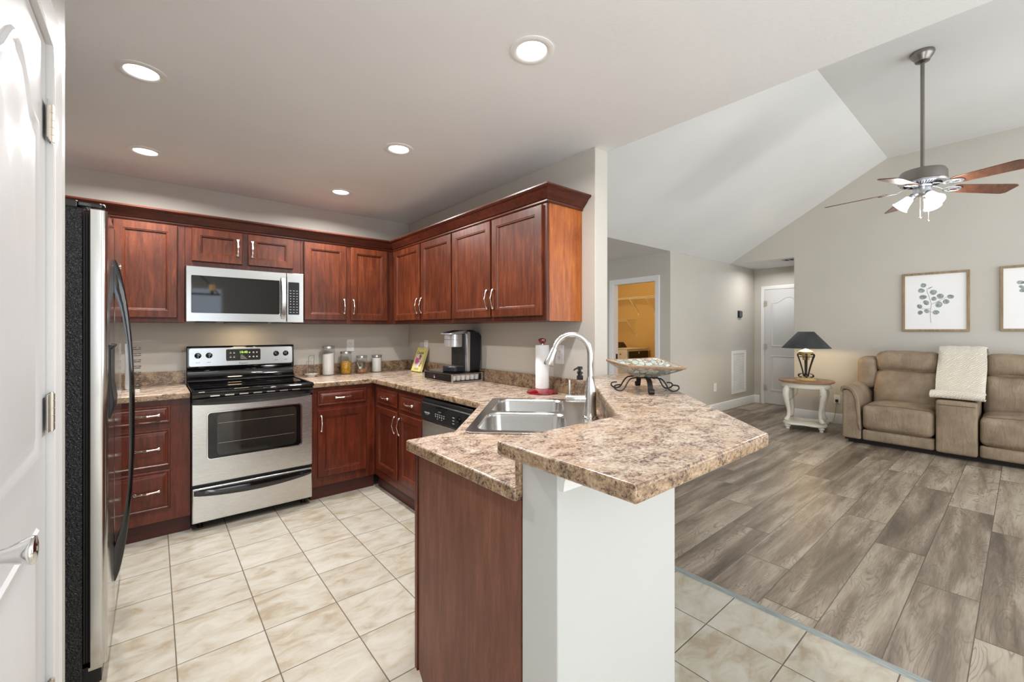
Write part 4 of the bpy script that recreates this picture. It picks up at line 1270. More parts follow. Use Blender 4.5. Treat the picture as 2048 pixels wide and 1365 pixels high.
# ------------------------------------------------------------------ square dish on its iron stand, on the bar
DC = Vector((-0.312, -3.018, B1))
ds = empty('dish_stand', DC, rad(45), 'dark wrought iron scrolled stand on the bar top carrying the square dish', 'dish stand')
wf = MB()
for sgn in (-1, 1):
    for off in (-0.035, 0.035):
        p = [(off * 1.0, sgn * 0.0, 0.062), (off * 1.0, sgn * 0.045, 0.062), (off * 1.2, sgn * 0.070, 0.058), (off * 1.35, sgn * 0.085, 0.038), (off * 1.45, sgn * 0.098, 0.012), (off * 1.5, sgn * 0.112, 0.0035), (off * 1.5, sgn * 0.130, 0.0055), (off * 1.5, sgn * 0.143, 0.016), (off * 1.5, sgn * 0.140, 0.028), (off * 1.5, sgn * 0.128, 0.031), (off * 1.45, sgn * 0.115, 0.031)]
        # smooth the scroll
        q = [Vector(a) for a in p]
        for _ in range(2):
            n2 = [q[0]]
            for a, b_ in zip(q, q[1:]): n2 += [a * 0.75 + b_ * 0.25, a * 0.25 + b_ * 0.75]
            q = n2 + [q[-1]]
        wf.tube(q, 0.0034, 8)
obj('wire_foot', wf, M['iron'], ds, local=True)
for sgn in (-1, 1):
    p = [(0, 0.0635)] + [(0.07, 0.0635), (0.10, 0.060), (0.118, 0.045), (0.126, 0.022), (0.134, 0.006), (0.148, 0.002), (0.158, 0.010), (0.156, 0.022), (0.146, 0.024)]
    q = [Vector((a, 0, b_)) for a, b_ in p]
    for _ in range(2):
        n2 = [q[0]]
        for a, b_ in zip(q, q[1:]): n2 += [a * 0.75 + b_ * 0.25, a * 0.25 + b_ * 0.75]
        q = n2 + [q[-1]]
    mb = MB(); rings = []
    for i, a in enumerate(q):
        d_ = (q[min(i + 1, len(q) - 1)] - q[max(i - 1, 0)]).normalized()
        nn = Vector((-d_.z, 0, d_.x))
        rings.append([(sgn * (a.x + nn.x * s), w_, a.z + nn.z * s) for s, w_ in ((0.0015, -0.011), (0.0015, 0.011), (-0.0015, 0.011), (-0.0015, -0.011))])
    obj('strap_foot', mb.loft(rings), M['iron'], ds, local=True)
t = NT('cracked turquoise and copper mosaic')
vv = t.n('ShaderNodeTexVoronoi', 0, {'feature': 'DISTANCE_TO_EDGE'}, Vector=t.scale(t.obj(False), (1, 1, 1.2)), Scale=38.0, Randomness=0.75)
cl_ = t.n('ShaderNodeTexVoronoi', 1, Vector=t.scale(t.obj(False), (1, 1, 1.2)), Scale=38.0, Randomness=0.75)
cw = t.ramp(cl_, [(0.1, srgb(122, 140, 134)), (0.5, srgb(148, 162, 154)), (0.9, srgb(186, 196, 190))])
gl = t.ramp(vv, [(0.035, (1, 1, 1)), (0.08, (0, 0, 0))])
nn = t.noise(t.obj(False), 40, 3)
copper = t.ramp(nn, [(0.35, srgb(96, 66, 44)), (0.65, srgb(158, 120, 90))])
M['mosaic'] = t.fin(t.mix(gl, cw, copper), 0.35)
M['copper_rim'] = plain('weathered copper rim', srgb(150, 118, 94), 0.45, 0, 0.22, 40)
dsh = empty('square_dish', (DC.x, DC.y, DC.z + 0.0645), 0, 'square turquoise mosaic dish with copper edges on the iron stand on the bar', 'dish')
ang = [13, 103, 193, 283]
zc = [0.074, 0.066, 0.058, 0.046]
R_ = 0.187


def dish_ring(scale, dz, lift, n=8, cen=None):
    pts = []
    cs = [Vector((R_ * scale * math.cos(rad(a)), R_ * scale * math.sin(rad(a)), dz + lift * z)) for a, z in zip(ang, zc)]
    for k in range(4):
        a, b_ = cs[k], cs[(k + 1) % 4]
        for i in range(n):
            s = i / n
            p = a.lerp(b_, s)
            p.z -= 0.002 * lift * math.sin(PI * s)
            pts.append(tuple(p))
    return pts


mb = MB().loft([dish_ring(0.30, 0.0, 0), dish_ring(0.36, 0.0015, 0.03), dish_ring(0.60, 0.001, 0.33), dish_ring(0.82, 0.0, 0.66), dish_ring(1.0, -0.001, 0.98)], cap1=False)
mb.loft([dish_ring(0.985, 0.004, 1.0), dish_ring(0.80, 0.008, 0.64), dish_ring(0.58, 0.008, 0.32), dish_ring(0.34, 0.009, 0.03), dish_ring(0.10, 0.008, 0)], cap0=False)
obj('bowl', mb, M['mosaic'], dsh, local=True, angle=60)
obj('rim', MB().loft([dish_ring(0.985, -0.004, 0.98), dish_ring(1.012, -0.001, 1.0), dish_ring(1.008, 0.005, 1.0), dish_ring(0.975, 0.006, 1.0), dish_ring(0.955, 0.001, 0.97)], False, False), M['copper_rim'], dsh, local=True, angle=60)

# ------------------------------------------------------------------ hall wall fittings
vg = empty('return_vent', (5.77, Y1, 0.235), 0, 'tall white louvred return-air vent low on the hall wall', 'vent')
obj('frame', MB().prism([(5.475, 0.235), (6.055, 0.235), (6.055, 0.965), (5.475, 0.965)], Y1 - 0.014, Y1 - 0.0005, [[(5.535, 0.285), (5.995, 0.285), (5.995, 0.915), (5.535, 0.915)]], axis='y'), M['white'], vg, bevel=0.003)
sl = MB()
for i in range(30):
    z = 0.290 + i * 0.0208
    sl.prism([(Y1 - 0.011, z), (Y1 - 0.0085, z + 0.016), (Y1 - 0.006, z + 0.016), (Y1 - 0.0085, z)], 5.535, 5.995, axis='x')
obj('louvres', sl, M['white'], vg)
obj('backing', MB().box(5.535, 5.995, Y1 - 0.004, Y1 - 0.001, 0.285, 0.915), plain('grey shadow gap behind louvres', srgb(120, 120, 118), 0.8), vg)
th = empty('thermostat', (5.80, Y1, 1.605), 0, 'small black thermostat on the hall wall', 'thermostat')
obj('base', MB().prism(rrect(-0.072, 0.072, -0.062, 0.062, 0.008, 3), -0.012, -0.0005, axis='y'), M['black'], th, local=True, bevel=0.002)
obj('screen', MB().prism(rrect(-0.05, 0.062, -0.05, 0.052, 0.008, 3), -0.030, -0.011, axis='y'), plain('dark slate screen', srgb(52, 56, 64), 0.2), th, local=True, bevel=0.003)
outlet('outlet', (4.883, Y1, 0.405), 0, 0.085, 0.13, 'white wall outlet low on the hall wall left of the vent', 'outlet')
hv = empty('ceiling_vent', (5.62, -1.80, ZC), 0, 'small dark ceiling vent at the edge of the low hall ceiling', 'vent')
obj('frame', MB().box(-0.08, 0.08, -0.12, 0.12, -0.008, -0.0045), M['pewter'], hv, local=True, bevel=0.002)
obj('slats', MB().box(-0.06, 0.06, -0.10, -0.06, -0.0095, -0.007).box(-0.06, 0.06, -0.03, 0.01, -0.0095, -0.007).box(-0.06, 0.06, 0.04, 0.08, -0.0095, -0.007), M['inside'], hv, local=True)

# ------------------------------------------------------------------ laundry room
wm = empty('washing_machine', (5.30, 1.10, 0), 0, 'pale washing machine with a dark front panel and raised lid in the ochre laundry room', 'washing machine')
M['washer'] = plain('pale enamel', srgb(214, 206, 196), 0.3)
obj('body', MB().box(4.93, 5.68, 0.76, 1.42, 0.02, 0.95), M['washer'], wm, bevel=0.012, seg=3)
obj('front_panel', MB().prism(rrect(4.985, 5.64, 0.50, 0.915, 0.02, 4), 0.745, 0.762, axis='y'), M['black_glass'], wm, bevel=0.003)
obj('logo', MB().lathe([(0.018, 0.744), (0.018, 0.7455)], (5.31, 0, 0.88), 16, 'y'), M['chrome'], wm)
obj('side_knob', MB().lathe([(0.012, 4.93), (0.012, 4.918), (0, 4.916)], (0, 0.905, 0.86), 14, 'x'), M['black'], wm)
obj('top', MB().box(4.925, 5.685, 0.75, 1.425, 0.95, 0.968), M['washer'], wm, bevel=0.006)
obj('lid', MB().prism([(4.96, 0.972), (5.42, 0.972), (5.37, 1.03), (5.30, 1.085), (4.96, 1.085)], 1.10, 1.125, axis='y'), plain('dark tinted lid', srgb(58, 40, 30), 0.2), wm, bevel=0.004)
M['wire'] = plain('white coated wire', srgb(236, 228, 210), 0.4)


def wire_shelf(x0, x1, y0, y1, z, label, front='x', braces=()):
    sh = empty('wire_shelf', ((x0 + x1) / 2, (y0 + y1) / 2, z), 0, label, 'shelf')
    mb = MB()
    n = int((y1 - y0) / 0.03) if front == 'x' else int((x1 - x0) / 0.03)
    for i in range(n + 1):
        if front == 'x':
            y = y0 + (y1 - y0) * i / n
            mb.tube([(x0, y, z - 0.03), (x0, y, z), (x1, y, z)], 0.0025, 5)
        else:
            x = x0 + (x1 - x0) * i / n
            mb.tube([(x, y0, z - 0.03), (x, y0, z), (x, y1, z)], 0.0025, 5)
    for dz in (0, -0.03):
        mb.tube([(x0, y0, z + dz), (x0, y1, z + dz)] if front == 'x' else [(x0, y0, z + dz), (x1, y0, z + dz)], 0.0045, 6)
    mb.tube([(x1, y0, z), (x1, y1, z)] if front == 'x' else [(x0, y1, z), (x1, y1, z)], 0.004, 6)
    obj('wire_grid', mb, M['wire'], sh)
    for q in braces:
        if front == 'x':
            obj('brace', MB().tube([(x0 + 0.01, q, z - 0.03), (x1, q, z - 0.32)], 0.008, 8).box(x1 - 0.01, x1, q - 0.012, q + 0.012, z - 0.35, z - 0.30), M['wire'], sh)
        else:
            obj('brace', MB().tube([(q, y0 + 0.01, z - 0.03), (q, y1, z - 0.34)], 0.007, 8), M['wire'], sh)
    return sh


wire_shelf(5.40, 5.745, -0.5, 1.75, 1.992, 'white wire shelf with slanted braces across the ochre laundry wall', 'x', (0.656, 1.039))
wire_shelf(5.40, 5.745, 1.09, 2.0, 1.545, 'lower white wire shelf at the left inside the laundry doorway', 'x', (1.10,))
lamp_l = bpy.data.lights.new('laundry_bulb', 'POINT'); lamp_l.energy = 42; lamp_l.color = (1.0, 0.74, 0.40); lamp_l.shadow_soft_size = 0.09
lo_ = bpy.data.objects.new('laundry_bulb', lamp_l); lo_.location = (4.0, 0.55, 2.34); col.objects.link(lo_)
lf = empty('laundry_light', (4.0, 0.55, ZC), 0, 'flush ceiling light inside the laundry room, above the doorway view', 'ceiling light')
obj('base', MB().lathe([(0.09, 0), (0.09, -0.02), (0.03, -0.03), (0, -0.03)], (0, 0, 0), 24), M['white'], lf, local=True)

# ------------------------------------------------------------------ pictures
M['oak'] = wood('weathered oak picture frame', srgb(122, 104, 80), srgb(150, 130, 102), srgb(172, 152, 122), 'z', 0.55, 0)
M['leafg'] = None
t = NT('grey green watercolour leaf')
n = t.noise(t.obj(False), 45, 3, 0.6)
M['leafg'] = t.fin(t.ramp(n, [(0.3, srgb(112, 122, 118)), (0.5, srgb(150, 161, 156)), (0.7, srgb(186, 194, 191))]), 0.8)
M['stem'] = plain('thin brown painted stem', srgb(120, 104, 98), 0.8)


def picture(y0, y1, z0, z1, label, leaves, stems):
    p = empty('framed_print', (X2, (y0 + y1) / 2, z0), 0, label, 'picture', 'framed leaf prints above the sofa')
    fw, d = 0.026, 0.03
    mb = MB().prism([(y0, z0), (y1, z0), (y1, z1), (y0, z1)], X2 - d, X2 - 0.001, [[(y0 - fw, z0 + fw), (y1 + fw, z0 + fw), (y1 + fw, z1 - fw), (y0 - fw, z1 - fw)]], axis='x')
    obj('frame', mb, M['oak'], p, bevel=0.002)
    pa = obj('print', MB().box(X2 - 0.012, X2 - 0.006, y1 + fw - 0.004, y0 - fw + 0.004, z0 + fw - 0.004, z1 - fw + 0.004), M['paper'], p)
    iw, ih = abs(y1 - y0) - 2 * fw, (z1 - z0) - 2 * fw

    def P(u, v, x): return (x, y0 - fw - u * iw, z1 - fw - v * ih)
    k = 0
    for (u, v, a, b_, ro) in leaves:
        mb = MB(); top = []
        for i in range(22):
            w = 2 * PI * i / 22
            lx, ly = a * math.cos(w), b_ * math.sin(w) * (1 - 0.12 * math.cos(w))
            c_, s_ = math.cos(rad(ro)), math.sin(rad(ro))
            top.append((u + (lx * c_ - ly * s_) / iw, v + (lx * s_ + ly * c_) / ih))
        x = X2 - 0.0125 - 0.0002 * (k % 3)
        mb.loft([[P(q[0], q[1], x + 0.0006) for q in top], [P(q[0], q[1], x) for q in top]])
        obj('leaf', mb, M['leafg'], pa); k += 1
    mb = MB()
    for st in stems:
        mb.tube([P(u, v, X2 - 0.0124) for u, v in st], 0.0016, 5, flat=(1, 1))
    obj('stem', mb, M['stem'], pa)
    return p


B_ = lambda x, y: ((x - 355) / (1170 - 355), (y - 350 + (x - 355) * 0.06) / (1080 - 350) if False else (y - (352 - (x - 355) * 0.066)) / (1083 - (352 - (x - 355) * 0.066)))
lv_ = [(612, 478, 36, 26, -8), (583, 550, 42, 26, 8), (606, 640, 48, 26, -5), (744, 572, 44, 30, -25), (752, 663, 34, 24, 30), (836, 627, 42, 30, -30), (968, 635, 42, 24, 5), (912, 702, 40, 28, 15), (818, 742, 42, 36, 10), (648, 715, 34, 32, -35), (560, 768, 32, 28, -20), (568, 852, 32, 26, 10), (658, 832, 32, 26, -40), (780, 850, 40, 26, 0), (702, 512, 34, 5, -28)]
SCL = 0.545 / 815
leaves1 = [(*B_(x, y), a * SCL * 1.1, b_ * SCL * 1.1 * 1.42, ro) for x, y, a, b_, ro in lv_]
stems1 = [[B_(*q) for q in l] for l in ([(712, 995), (702, 850), (718, 735), (690, 640), (660, 560), (662, 520)], [(718, 738), (790, 705), (860, 670), (915, 640)], [(706, 800), (640, 800), (580, 800)], [(705, 845), (740, 845)])]
picture(-3.129, -3.729, 1.312, 2.050, 'oak-framed print of a grey-green leafy sprig above the left sofa seat', leaves1, stems1)
leaves2 = [(u * 0.8 + 0.30, v * 0.9 + 0.06, a * 0.8, b_ * 0.8, ro + 40) for u, v, a, b_, ro in leaves1]
leaves2 += [(0.235, 0.245, 0.030, 0.020, 5), (0.25, 0.32, 0.026, 0.016, 30), (0.265, 0.375, 0.028, 0.020, -10), (0.34, 0.30, 0.026, 0.016, 70)]
stems2 = [[(u * 0.8 + 0.30, v * 0.9 + 0.06) for u, v in s] for s in stems1]
picture(-3.964, -4.564, 1.318, 2.058, 'oak-framed leaf print cut off by the right edge of the photo', leaves2, stems2)

# ------------------------------------------------------------------ side table and lamp
TC = Vector((4.735, -2.245, 0)); TZ = 0.655
tb = empty('side_table', TC, rad(0), 'distressed white round side table with a brown wood top beside the sofa', 'side table')
t = NT('distressed antique white paint')
n = t.noise(t.obj(False), 26, 4, 0.7)
n2 = t.noise(t.obj(False), 4, 2)
M['antique'] = t.fin(t.mix(t.ramp(t.math('ADD', t.math('MULTIPLY', n, 0.8), t.math('MULTIPLY', n2, 0.2)), [(0.60, (0, 0, 0)), (0.68, (1, 1, 1))]), srgb(222, 218, 206), srgb(150, 134, 112)), 0.5)
M['tabletop'] = wood('warm brown table top', srgb(120, 86, 58), srgb(150, 112, 78), srgb(172, 134, 96), 'x', 0.4, 0.1)
RT = 0.318
obj('top', MB().lathe([(0, TZ - 0.03), (RT - 0.015, TZ - 0.03), (RT, TZ - 0.02), (RT, TZ - 0.006), (RT - 0.008, TZ), (0, TZ)], (0, 0, 0), 48), M['tabletop'], tb, local=True)
obj('apron', MB().lathe([(RT - 0.05, TZ - 0.10), (RT - 0.035, TZ - 0.095), (RT - 0.032, TZ - 0.07), (RT - 0.045, TZ - 0.06), (RT - 0.042, TZ - 0.045), (RT - 0.022, TZ - 0.03), (0.1, TZ - 0.03), (0.1, TZ - 0.10)], (0, 0, 0), 48), M['antique'], tb, local=True)
for a in (145, 235, 325, 55):
    ca, sa = math.cos(rad(a)), math.sin(rad(a))
    pr = [(0.262, TZ - 0.085, 0.034), (0.285, TZ - 0.13, 0.040), (0.292, TZ - 0.19, 0.038), (0.278, TZ - 0.27, 0.031), (0.256, TZ - 0.36, 0.025), (0.245, 0.24, 0.023), (0.250, 0.175, 0.024), (0.268, 0.14, 0.027), (0.285, 0.125, 0.025), (0.290, 0.115, 0.020)]
    mb = MB().tube([(r_ * ca, r_ * sa, z) for r_, z, w_ in pr], [w_ for r_, z, w_ in pr], 12)
    obj('leg', mb, M['antique'], tb, local=True, angle=60)
    obj('bun_foot', MB().lathe([(0.018, 0.0), (0.024, 0.008), (0.020, 0.022), (0.030, 0.030), (0.036, 0.045), (0.034, 0.056), (0.028, 0.062)], (0.262 * ca, 0.262 * sa, 0), 18), M['antique'], tb, local=True)
shp = []
for i in range(64):
    a = 2 * PI * i / 64
    k = 0.262 + 0.040 * math.cos(4 * (a - rad(55)))
    shp.append((k * math.cos(a), k * math.sin(a)))
obj('lower_shelf', MB().loft([[(x * s, y * s, z) for x, y in shp] for s, z in ((0.95, 0.062), (1.0, 0.068), (1.0, 0.088), (0.97, 0.094))]), M['antique'], tb, local=True, angle=50)

lmp = empty('table_lamp', (TC.x - 0.02, TC.y - 0.005, TZ), 0, 'table lamp with black cone shade and open iron strap base on the side table', 'lamp')
M['stone'] = plain('yellowed stone', srgb(206, 176, 120), 0.6, 0, 0.15, 30)
LS = 0.87
obj('foot', MB().lathe([(0.128 * LS, 0), (0.130 * LS, 0.008), (0.118 * LS, 0.014), (0.10 * LS, 0.022), (0.09 * LS, 0.030), (0, 0.032)], (0, 0, 0), 40), M['stone'], lmp, local=True)
for k in range(6):
    a = rad(20 + 60 * k)
    prof = [(0.052, 0.052)] + [(0.080 + 0.024 * math.cos(rad(b_)), 0.058 + 0.024 * math.sin(rad(b_))) for b_ in range(200, 500, 25)][:0]
    pts = [(0.030, 0.078), (0.050, 0.086), (0.076, 0.082), (0.098, 0.066), (0.094, 0.044), (0.074, 0.036), (0.058, 0.044)]
    pts2 = [(0.030, 0.045), (0.034, 0.08), (0.050, 0.15), (0.074, 0.235), (0.094, 0.295), (0.106, 0.325), (0.106, 0.345), (0.094, 0.357), (0.078, 0.350), (0.072, 0.335)]
    mb = MB()
    for pp_ in (pts, pts2):
        q = [Vector((p_[0], 0, p_[1])) for p_ in pp_]
        for _ in range(2):
            n2_ = [q[0]]
            for a_, b_ in zip(q, q[1:]): n2_ += [a_ * 0.75 + b_ * 0.25, a_ * 0.25 + b_ * 0.75]
            q = n2_ + [q[-1]]
        rings = []
        for i, p_ in enumerate(q):
            d_ = (q[min(i + 1, len(q) - 1)] - q[max(i - 1, 0)]).normalized()
            nn_ = Vector((-d_.z, 0, d_.x))
            rings.append([(p_.x + nn_.x * s, w_, p_.z + nn_.z * s) for s, w_ in ((0.002, -0.012), (0.002, 0.012), (-0.002, 0.012), (-0.002, -0.012))])
        mb.loft(rings)
    mb.xf(Matrix.Rotation(a, 4, 'Z'))
    obj('strap', mb, M['bronze'], lmp, local=True)
obj('ring', MB().tube([(0.085 * math.cos(2 * PI * i / 32), 0.085 * math.sin(2 * PI * i / 32), 0.312) for i in range(32)], 0.003, 6, closed=True), M['bronze'], lmp, local=True)
obj('stem_rod', MB().lathe([(0.005, 0.03), (0.005, 0.50)], (0, 0, 0), 10), M['bronze'], lmp, local=True)
obj('collar', MB().lathe([(0.034, 0.268), (0.038, 0.275), (0.040, 0.325), (0.052, 0.330), (0.058, 0.345), (0.085, 0.372), (0.088, 0.382), (0.060, 0.396), (0.03, 0.41), (0.012, 0.425)], (0, 0, 0), 28), M['stone'], lmp, local=True)
t = NT('black lamp shade parchment')
M['shade'] = t.fin(t.ramp(t.noise(t.obj(), 9, 2), [(0.3, srgb(44, 46, 48)), (0.7, srgb(58, 60, 62))]), 0.75)
sh_ = MB().lathe([(0.283, 0.430), (0.092, 0.652), (0.089, 0.652), (0.280, 0.430)], (0, 0, 0), 56, cap=False)
obj('lamp_shade', sh_, M['shade'], lmp, local=True, angle=60)
M['bulb'] = emit('glowing bulb', (1, 0.78, 0.42, 1), 12)
obj('bulb', MB().sphere((0, 0, 0.52), 0.03, 10, 1.2), M['bulb'], lmp, local=True)
pl = bpy.data.lights.new('lamp_bulb', 'POINT'); pl.energy = 15; pl.color = (1, 0.72, 0.38); pl.shadow_soft_size = 0.035
po = bpy.data.objects.new('lamp_bulb', pl); po.location = (TC.x - 0.02, TC.y - 0.005, TZ + 0.47); col.objects.link(po)
cd_ = MB().tube([(TC.x + 0.02, TC.y + 0.10, TZ - 0.106), (TC.x + 0.05, TC.y + 0.12, 0.45), (TC.x + 0.12, TC.y + 0.26, 0.30), (TC.x + 0.20, TC.y + 0.31, 0.06), (TC.x + 0.40, TC.y + 0.2, 0.008), (TC.x + 0.5, TC.y - 0.05, 0.008), (5.36, -2.40, 0.02), (5.385, -2.42, 0.14), (5.387, -2.435, 0.31)], 0.0035, 6)
one('lamp_cord', cd_, plain('gold lamp cord', srgb(176, 142, 66), 0.4), 'thin gold lamp cord hanging below the side table to the wall outlet', 'cord')
op = outlet('outlet', (X2, -2.435, 0.345), -PI / 2, 0.075, 0.12, 'white wall outlet with plugs behind the side table', 'outlet')
obj('plug', MB().box(-0.016, 0.016, -0.036, -0.0085, -0.040, -0.002), M['black'], op, local=True, bevel=0.003)

# ------------------------------------------------------------------ reclining sofa
t = NT('taupe suede leather')
n = t.noise(t.obj(), 5, 4, 0.6); n2 = t.noise(t.obj(False), 160, 2)
wr_ = t.noise(t.scale(t.obj(), (3, 9, 2.5)), 2.4, 3, 0.55, 1.2)
t.bump(t.math('ADD', t.math('ADD', t.math('MULTIPLY', n, 0.7), t.math('MULTIPLY', n2, 0.12)), t.math('MULTIPLY', wr_, 0.9)), 0.5, 0.016)
M['leather'] = t.fin(t.ramp(n, [(0.3, srgb(124, 107, 90)), (0.5, srgb(142, 125, 105)), (0.7, srgb(158, 141, 120))]), 0.62, Specular_IOR_Level=0.35)
M['seam'] = plain('dark seam shadow thread', srgb(96, 80, 66), 0.8)
sf = empty('sofa', (4.75, -3.7, 0), 0, 'taupe leather reclining loveseat with a centre console against the wall', 'sofa')
XF = 4.25
Y = dict(a0=-2.744, a1=-2.928, s1=-3.542, c1=-3.852, s2=-4.466, a2=-4.65)
obj('base', MB().box(XF + 0.06, 5.28, Y['a2'] + 0.02, Y['a0'] - 0.02, 0.03, 0.16).box(XF + 0.08, 5.25, Y['a2'] + .05, Y['a0'] - .05, 0, 0.03), M['inside'], sf)


def arm(ya, yb):
    s = 1 if yb < ya else -1

    def P(u): return ya + (yb - ya) * u
    body = [(P(0.03), 0.055), (P(0.03), 0.615), (P(0.30), 0.63), (P(0.60), 0.60), (P(0.78), 0.50), (P(0.85), 0.30), (P(0.98), 0.18), (P(0.98), 0.055)]
    a = obj('armrest', MB().prism(body, XF, 5.20, axis='x'), M['leather'], sf, bevel=0.016, seg=3)
    ctl = [(P(-0.06), 0.605), (P(-0.03), 0.655), (P(0.12), 0.672), (P(0.38), 0.668), (P(0.66), 0.635), (P(0.86), 0.545), (P(0.95), 0.40), (P(0.985), 0.26), (P(0.99), 0.17)]
    inn = [(P(0.03), 0.585), (P(0.05), 0.615), (P(0.14), 0.632), (P(0.34), 0.628), (P(0.54), 0.598), (P(0.70), 0.515), (P(0.77), 0.385), (P(0.82), 0.26), (P(0.90), 0.17)]
    pad = MB().prism(ctl + inn[::-1], XF - 0.012, 5.15, axis='x')
    obj('arm_pad', pad, M['leather'], sf, bevel=0.014, seg=4, angle=60)


arm(Y['a0'], Y['a1'])
arm(Y['a2'], Y['s2'])


def seat(y1, y0, seed):
    """y1 > y0"""
    g = 0.006
    obj('footrest', MB().puff(XF + 0.01, XF + 0.12, y0 + g, y1 - g, 0.052, 0.178, 0.022, (0.008, 0, 0)), M['leather'], sf, angle=60)
    obj('seat_cushion', MB().puff(XF - 0.015, 4.86, y0 + g, y1 - g, 0.182, 0.462, 0.055, (0.018, 0, 0.035), 12, 0.0035, seed), M['leather'], sf, angle=60)
    sm = MB().tube([(XF + 0.012, y0 + 0.03, 0.466), (XF + 0.005, (y0 + y1) / 2, 0.476), (XF + 0.012, y1 - 0.03, 0.466)], 0.0028, 6)
    obj('seam', sm, M['seam'], sf)
    back(y1, y0, seed)


def back(y1, y0, seed, name='back_cushion'):
    g = 0.008
    lean_ = Matrix.Translation((4.78, 0, 0.42)) @ Matrix.Rotation(rad(15), 4, 'Y') @ Matrix.Translation((-4.78, 0, -0.42))
    obj(name, MB().puff(4.765, 5.0, y0 + g, y1 - g, 0.40, 0.865, 0.07, (0.035, 0, 0), 12, 0.008, seed + 3).xf(lean_), M['leather'], sf, angle=60)
    obj('head_cushion', MB().puff(4.745, 5.02, y0 + g, y1 - g, 0.835, 1.10, 0.085, (0.03, 0, 0.01), 12, 0.008, seed + 7).xf(lean_), M['leather'], sf, angle=60)


seat(Y['a1'] + 0.0, Y['s1'], 11)
seat(Y['c1'], Y['s2'], 23)
obj('console', MB().puff(XF - 0.02, 4.86, Y['c1'] + 0.005, Y['s1'] - 0.005, 0.052, 0.600, 0.022, (0.006, 0, 0.004)), M['leather'], sf, angle=60)
obj('seam', MB().tube([(XF - 0.027, Y['c1'] + 0.02, 0.555), (XF - 0.027, Y['s1'] - 0.02, 0.555)], 0.0025, 6), M['seam'], sf)
back(Y['s1'] - 0.004, Y['c1'] + 0.004, 31, 'console_back')
for ya, yb in ((Y['a0'] - 0.02, Y['a1'] - 0.03), (Y['s2'] + 0.03, Y['a2'] + 0.02)):
    obj('back_wing', MB().puff(4.86, 5.27, min(ya, yb), max(ya, yb), 0.60, 0.985, 0.07, (0, 0, 0.01)), M['leather'], sf, angle=60)
obj('back_shell', MB().box(5.02, 5.28, Y['a2'] + 0.03, Y['a0'] - 0.03, 0.10, 0.92), M['leather'], sf, bevel=0.03, seg=3)

# throw blanket draped over the console back and seat
t = NT('cream plush with woven zigzag')
v_ = t.obj(False)
wv1 = t.n('ShaderNodeTexWave', 1, {'wave_type': 'BANDS', 'bands_direction': 'DIAGONAL'}, Vector=v_, Scale=22.0, Distortion=6.0)
nz = t.noise(v_, 220, 3)
t.bump(t.math('ADD', t.math('MULTIPLY', wv1, 0.8), t.math('MULTIPLY', nz, 0.5)), 0.6, 0.006)
M['throw'] = t.fin(t.ramp(wv1, [(0.2, srgb(206, 196, 180)), (0.8, srgb(226, 219, 207))]), 0.95, Sheen_Weight=0.4)
prof = [(5.205, 1.02), (5.20, 1.095), (5.13, 1.132), (5.02, 1.136), (4.93, 1.122), (4.865, 1.07), (4.838, 1.0), (4.815, 0.92), (4.782, 0.84), (4.748, 0.76), (4.715, 0.69), (4.665, 0.642), (4.60, 0.632), (4.48, 0.634), (4.36, 0.642), (4.285, 0.648)]
th_ = MB()
ya, yb = -3.515, -3.885
W = lambda i: 0.004 * math.sin(i * 0.9)
rings = []
N_ = len(prof)
for i, (x, z) in enumerate(prof):
    a = prof[max(i - 1, 0)]; b_ = prof[min(i + 1, N_ - 1)]
    d_ = Vector((b_[0] - a[0], 0, b_[1] - a[1])).normalized(); nn_ = Vector((-d_.z, 0, d_.x))
    if nn_.x > 0 and i > 4: nn_ = -nn_
    up_ = nn_ if nn_.z > -0.2 else -nn_
    n_seg = 10
    top = []; bot = []
    for k in range(n_seg + 1):
        s = k / n_seg
        y = (ya + W(i) + 0.02 * (i / N_)) * (1 - s) + (yb - W(i + 2)) * s
        e_ = 0.010 * (1 if 0 < k < n_seg else 0.2) + 0.004 * math.sin(k * 2.1 + i * 0.9)
        top.append((x + up_.x * e_, y, z + up_.z * e_)); bot.append((x - up_.x * 0.012, y, z - up_.z * 0.012))
    rings.append(top + bot[::-1])
th_.loft(rings)
fold = []
for (x, z) in ((4.54, 0.660), (4.44, 0.690), (4.33, 0.698), (4.262, 0.688), (4.236, 0.662), (4.240, 0.632), (4.262, 0.618), (4.33, 0.612), (4.46, 0.612), (4.47, 0.618), (4.33, 0.626), (4.285, 0.634), (4.272, 0.650), (4.282, 0.668), (4.34, 0.676), (4.46, 0.668)):
    fold.append((x, z))
rings = []
for k in range(13):
    s = k / 12
    y = -3.500 + (-3.895 + 3.500) * s
    q = 0.9 + 0.1 * math.sin(PI * s) ** 0.4
    rings.append([(x + 0.012 * math.sin(s * 5.0), y, 0.605 + (z - 0.605) * q) for x, z in fold])
th_.loft(rings)
one('throw_blanket', th_, M['throw'], 'cream plush throw blanket folded over the centre console of the sofa', 'blanket', angle=70)

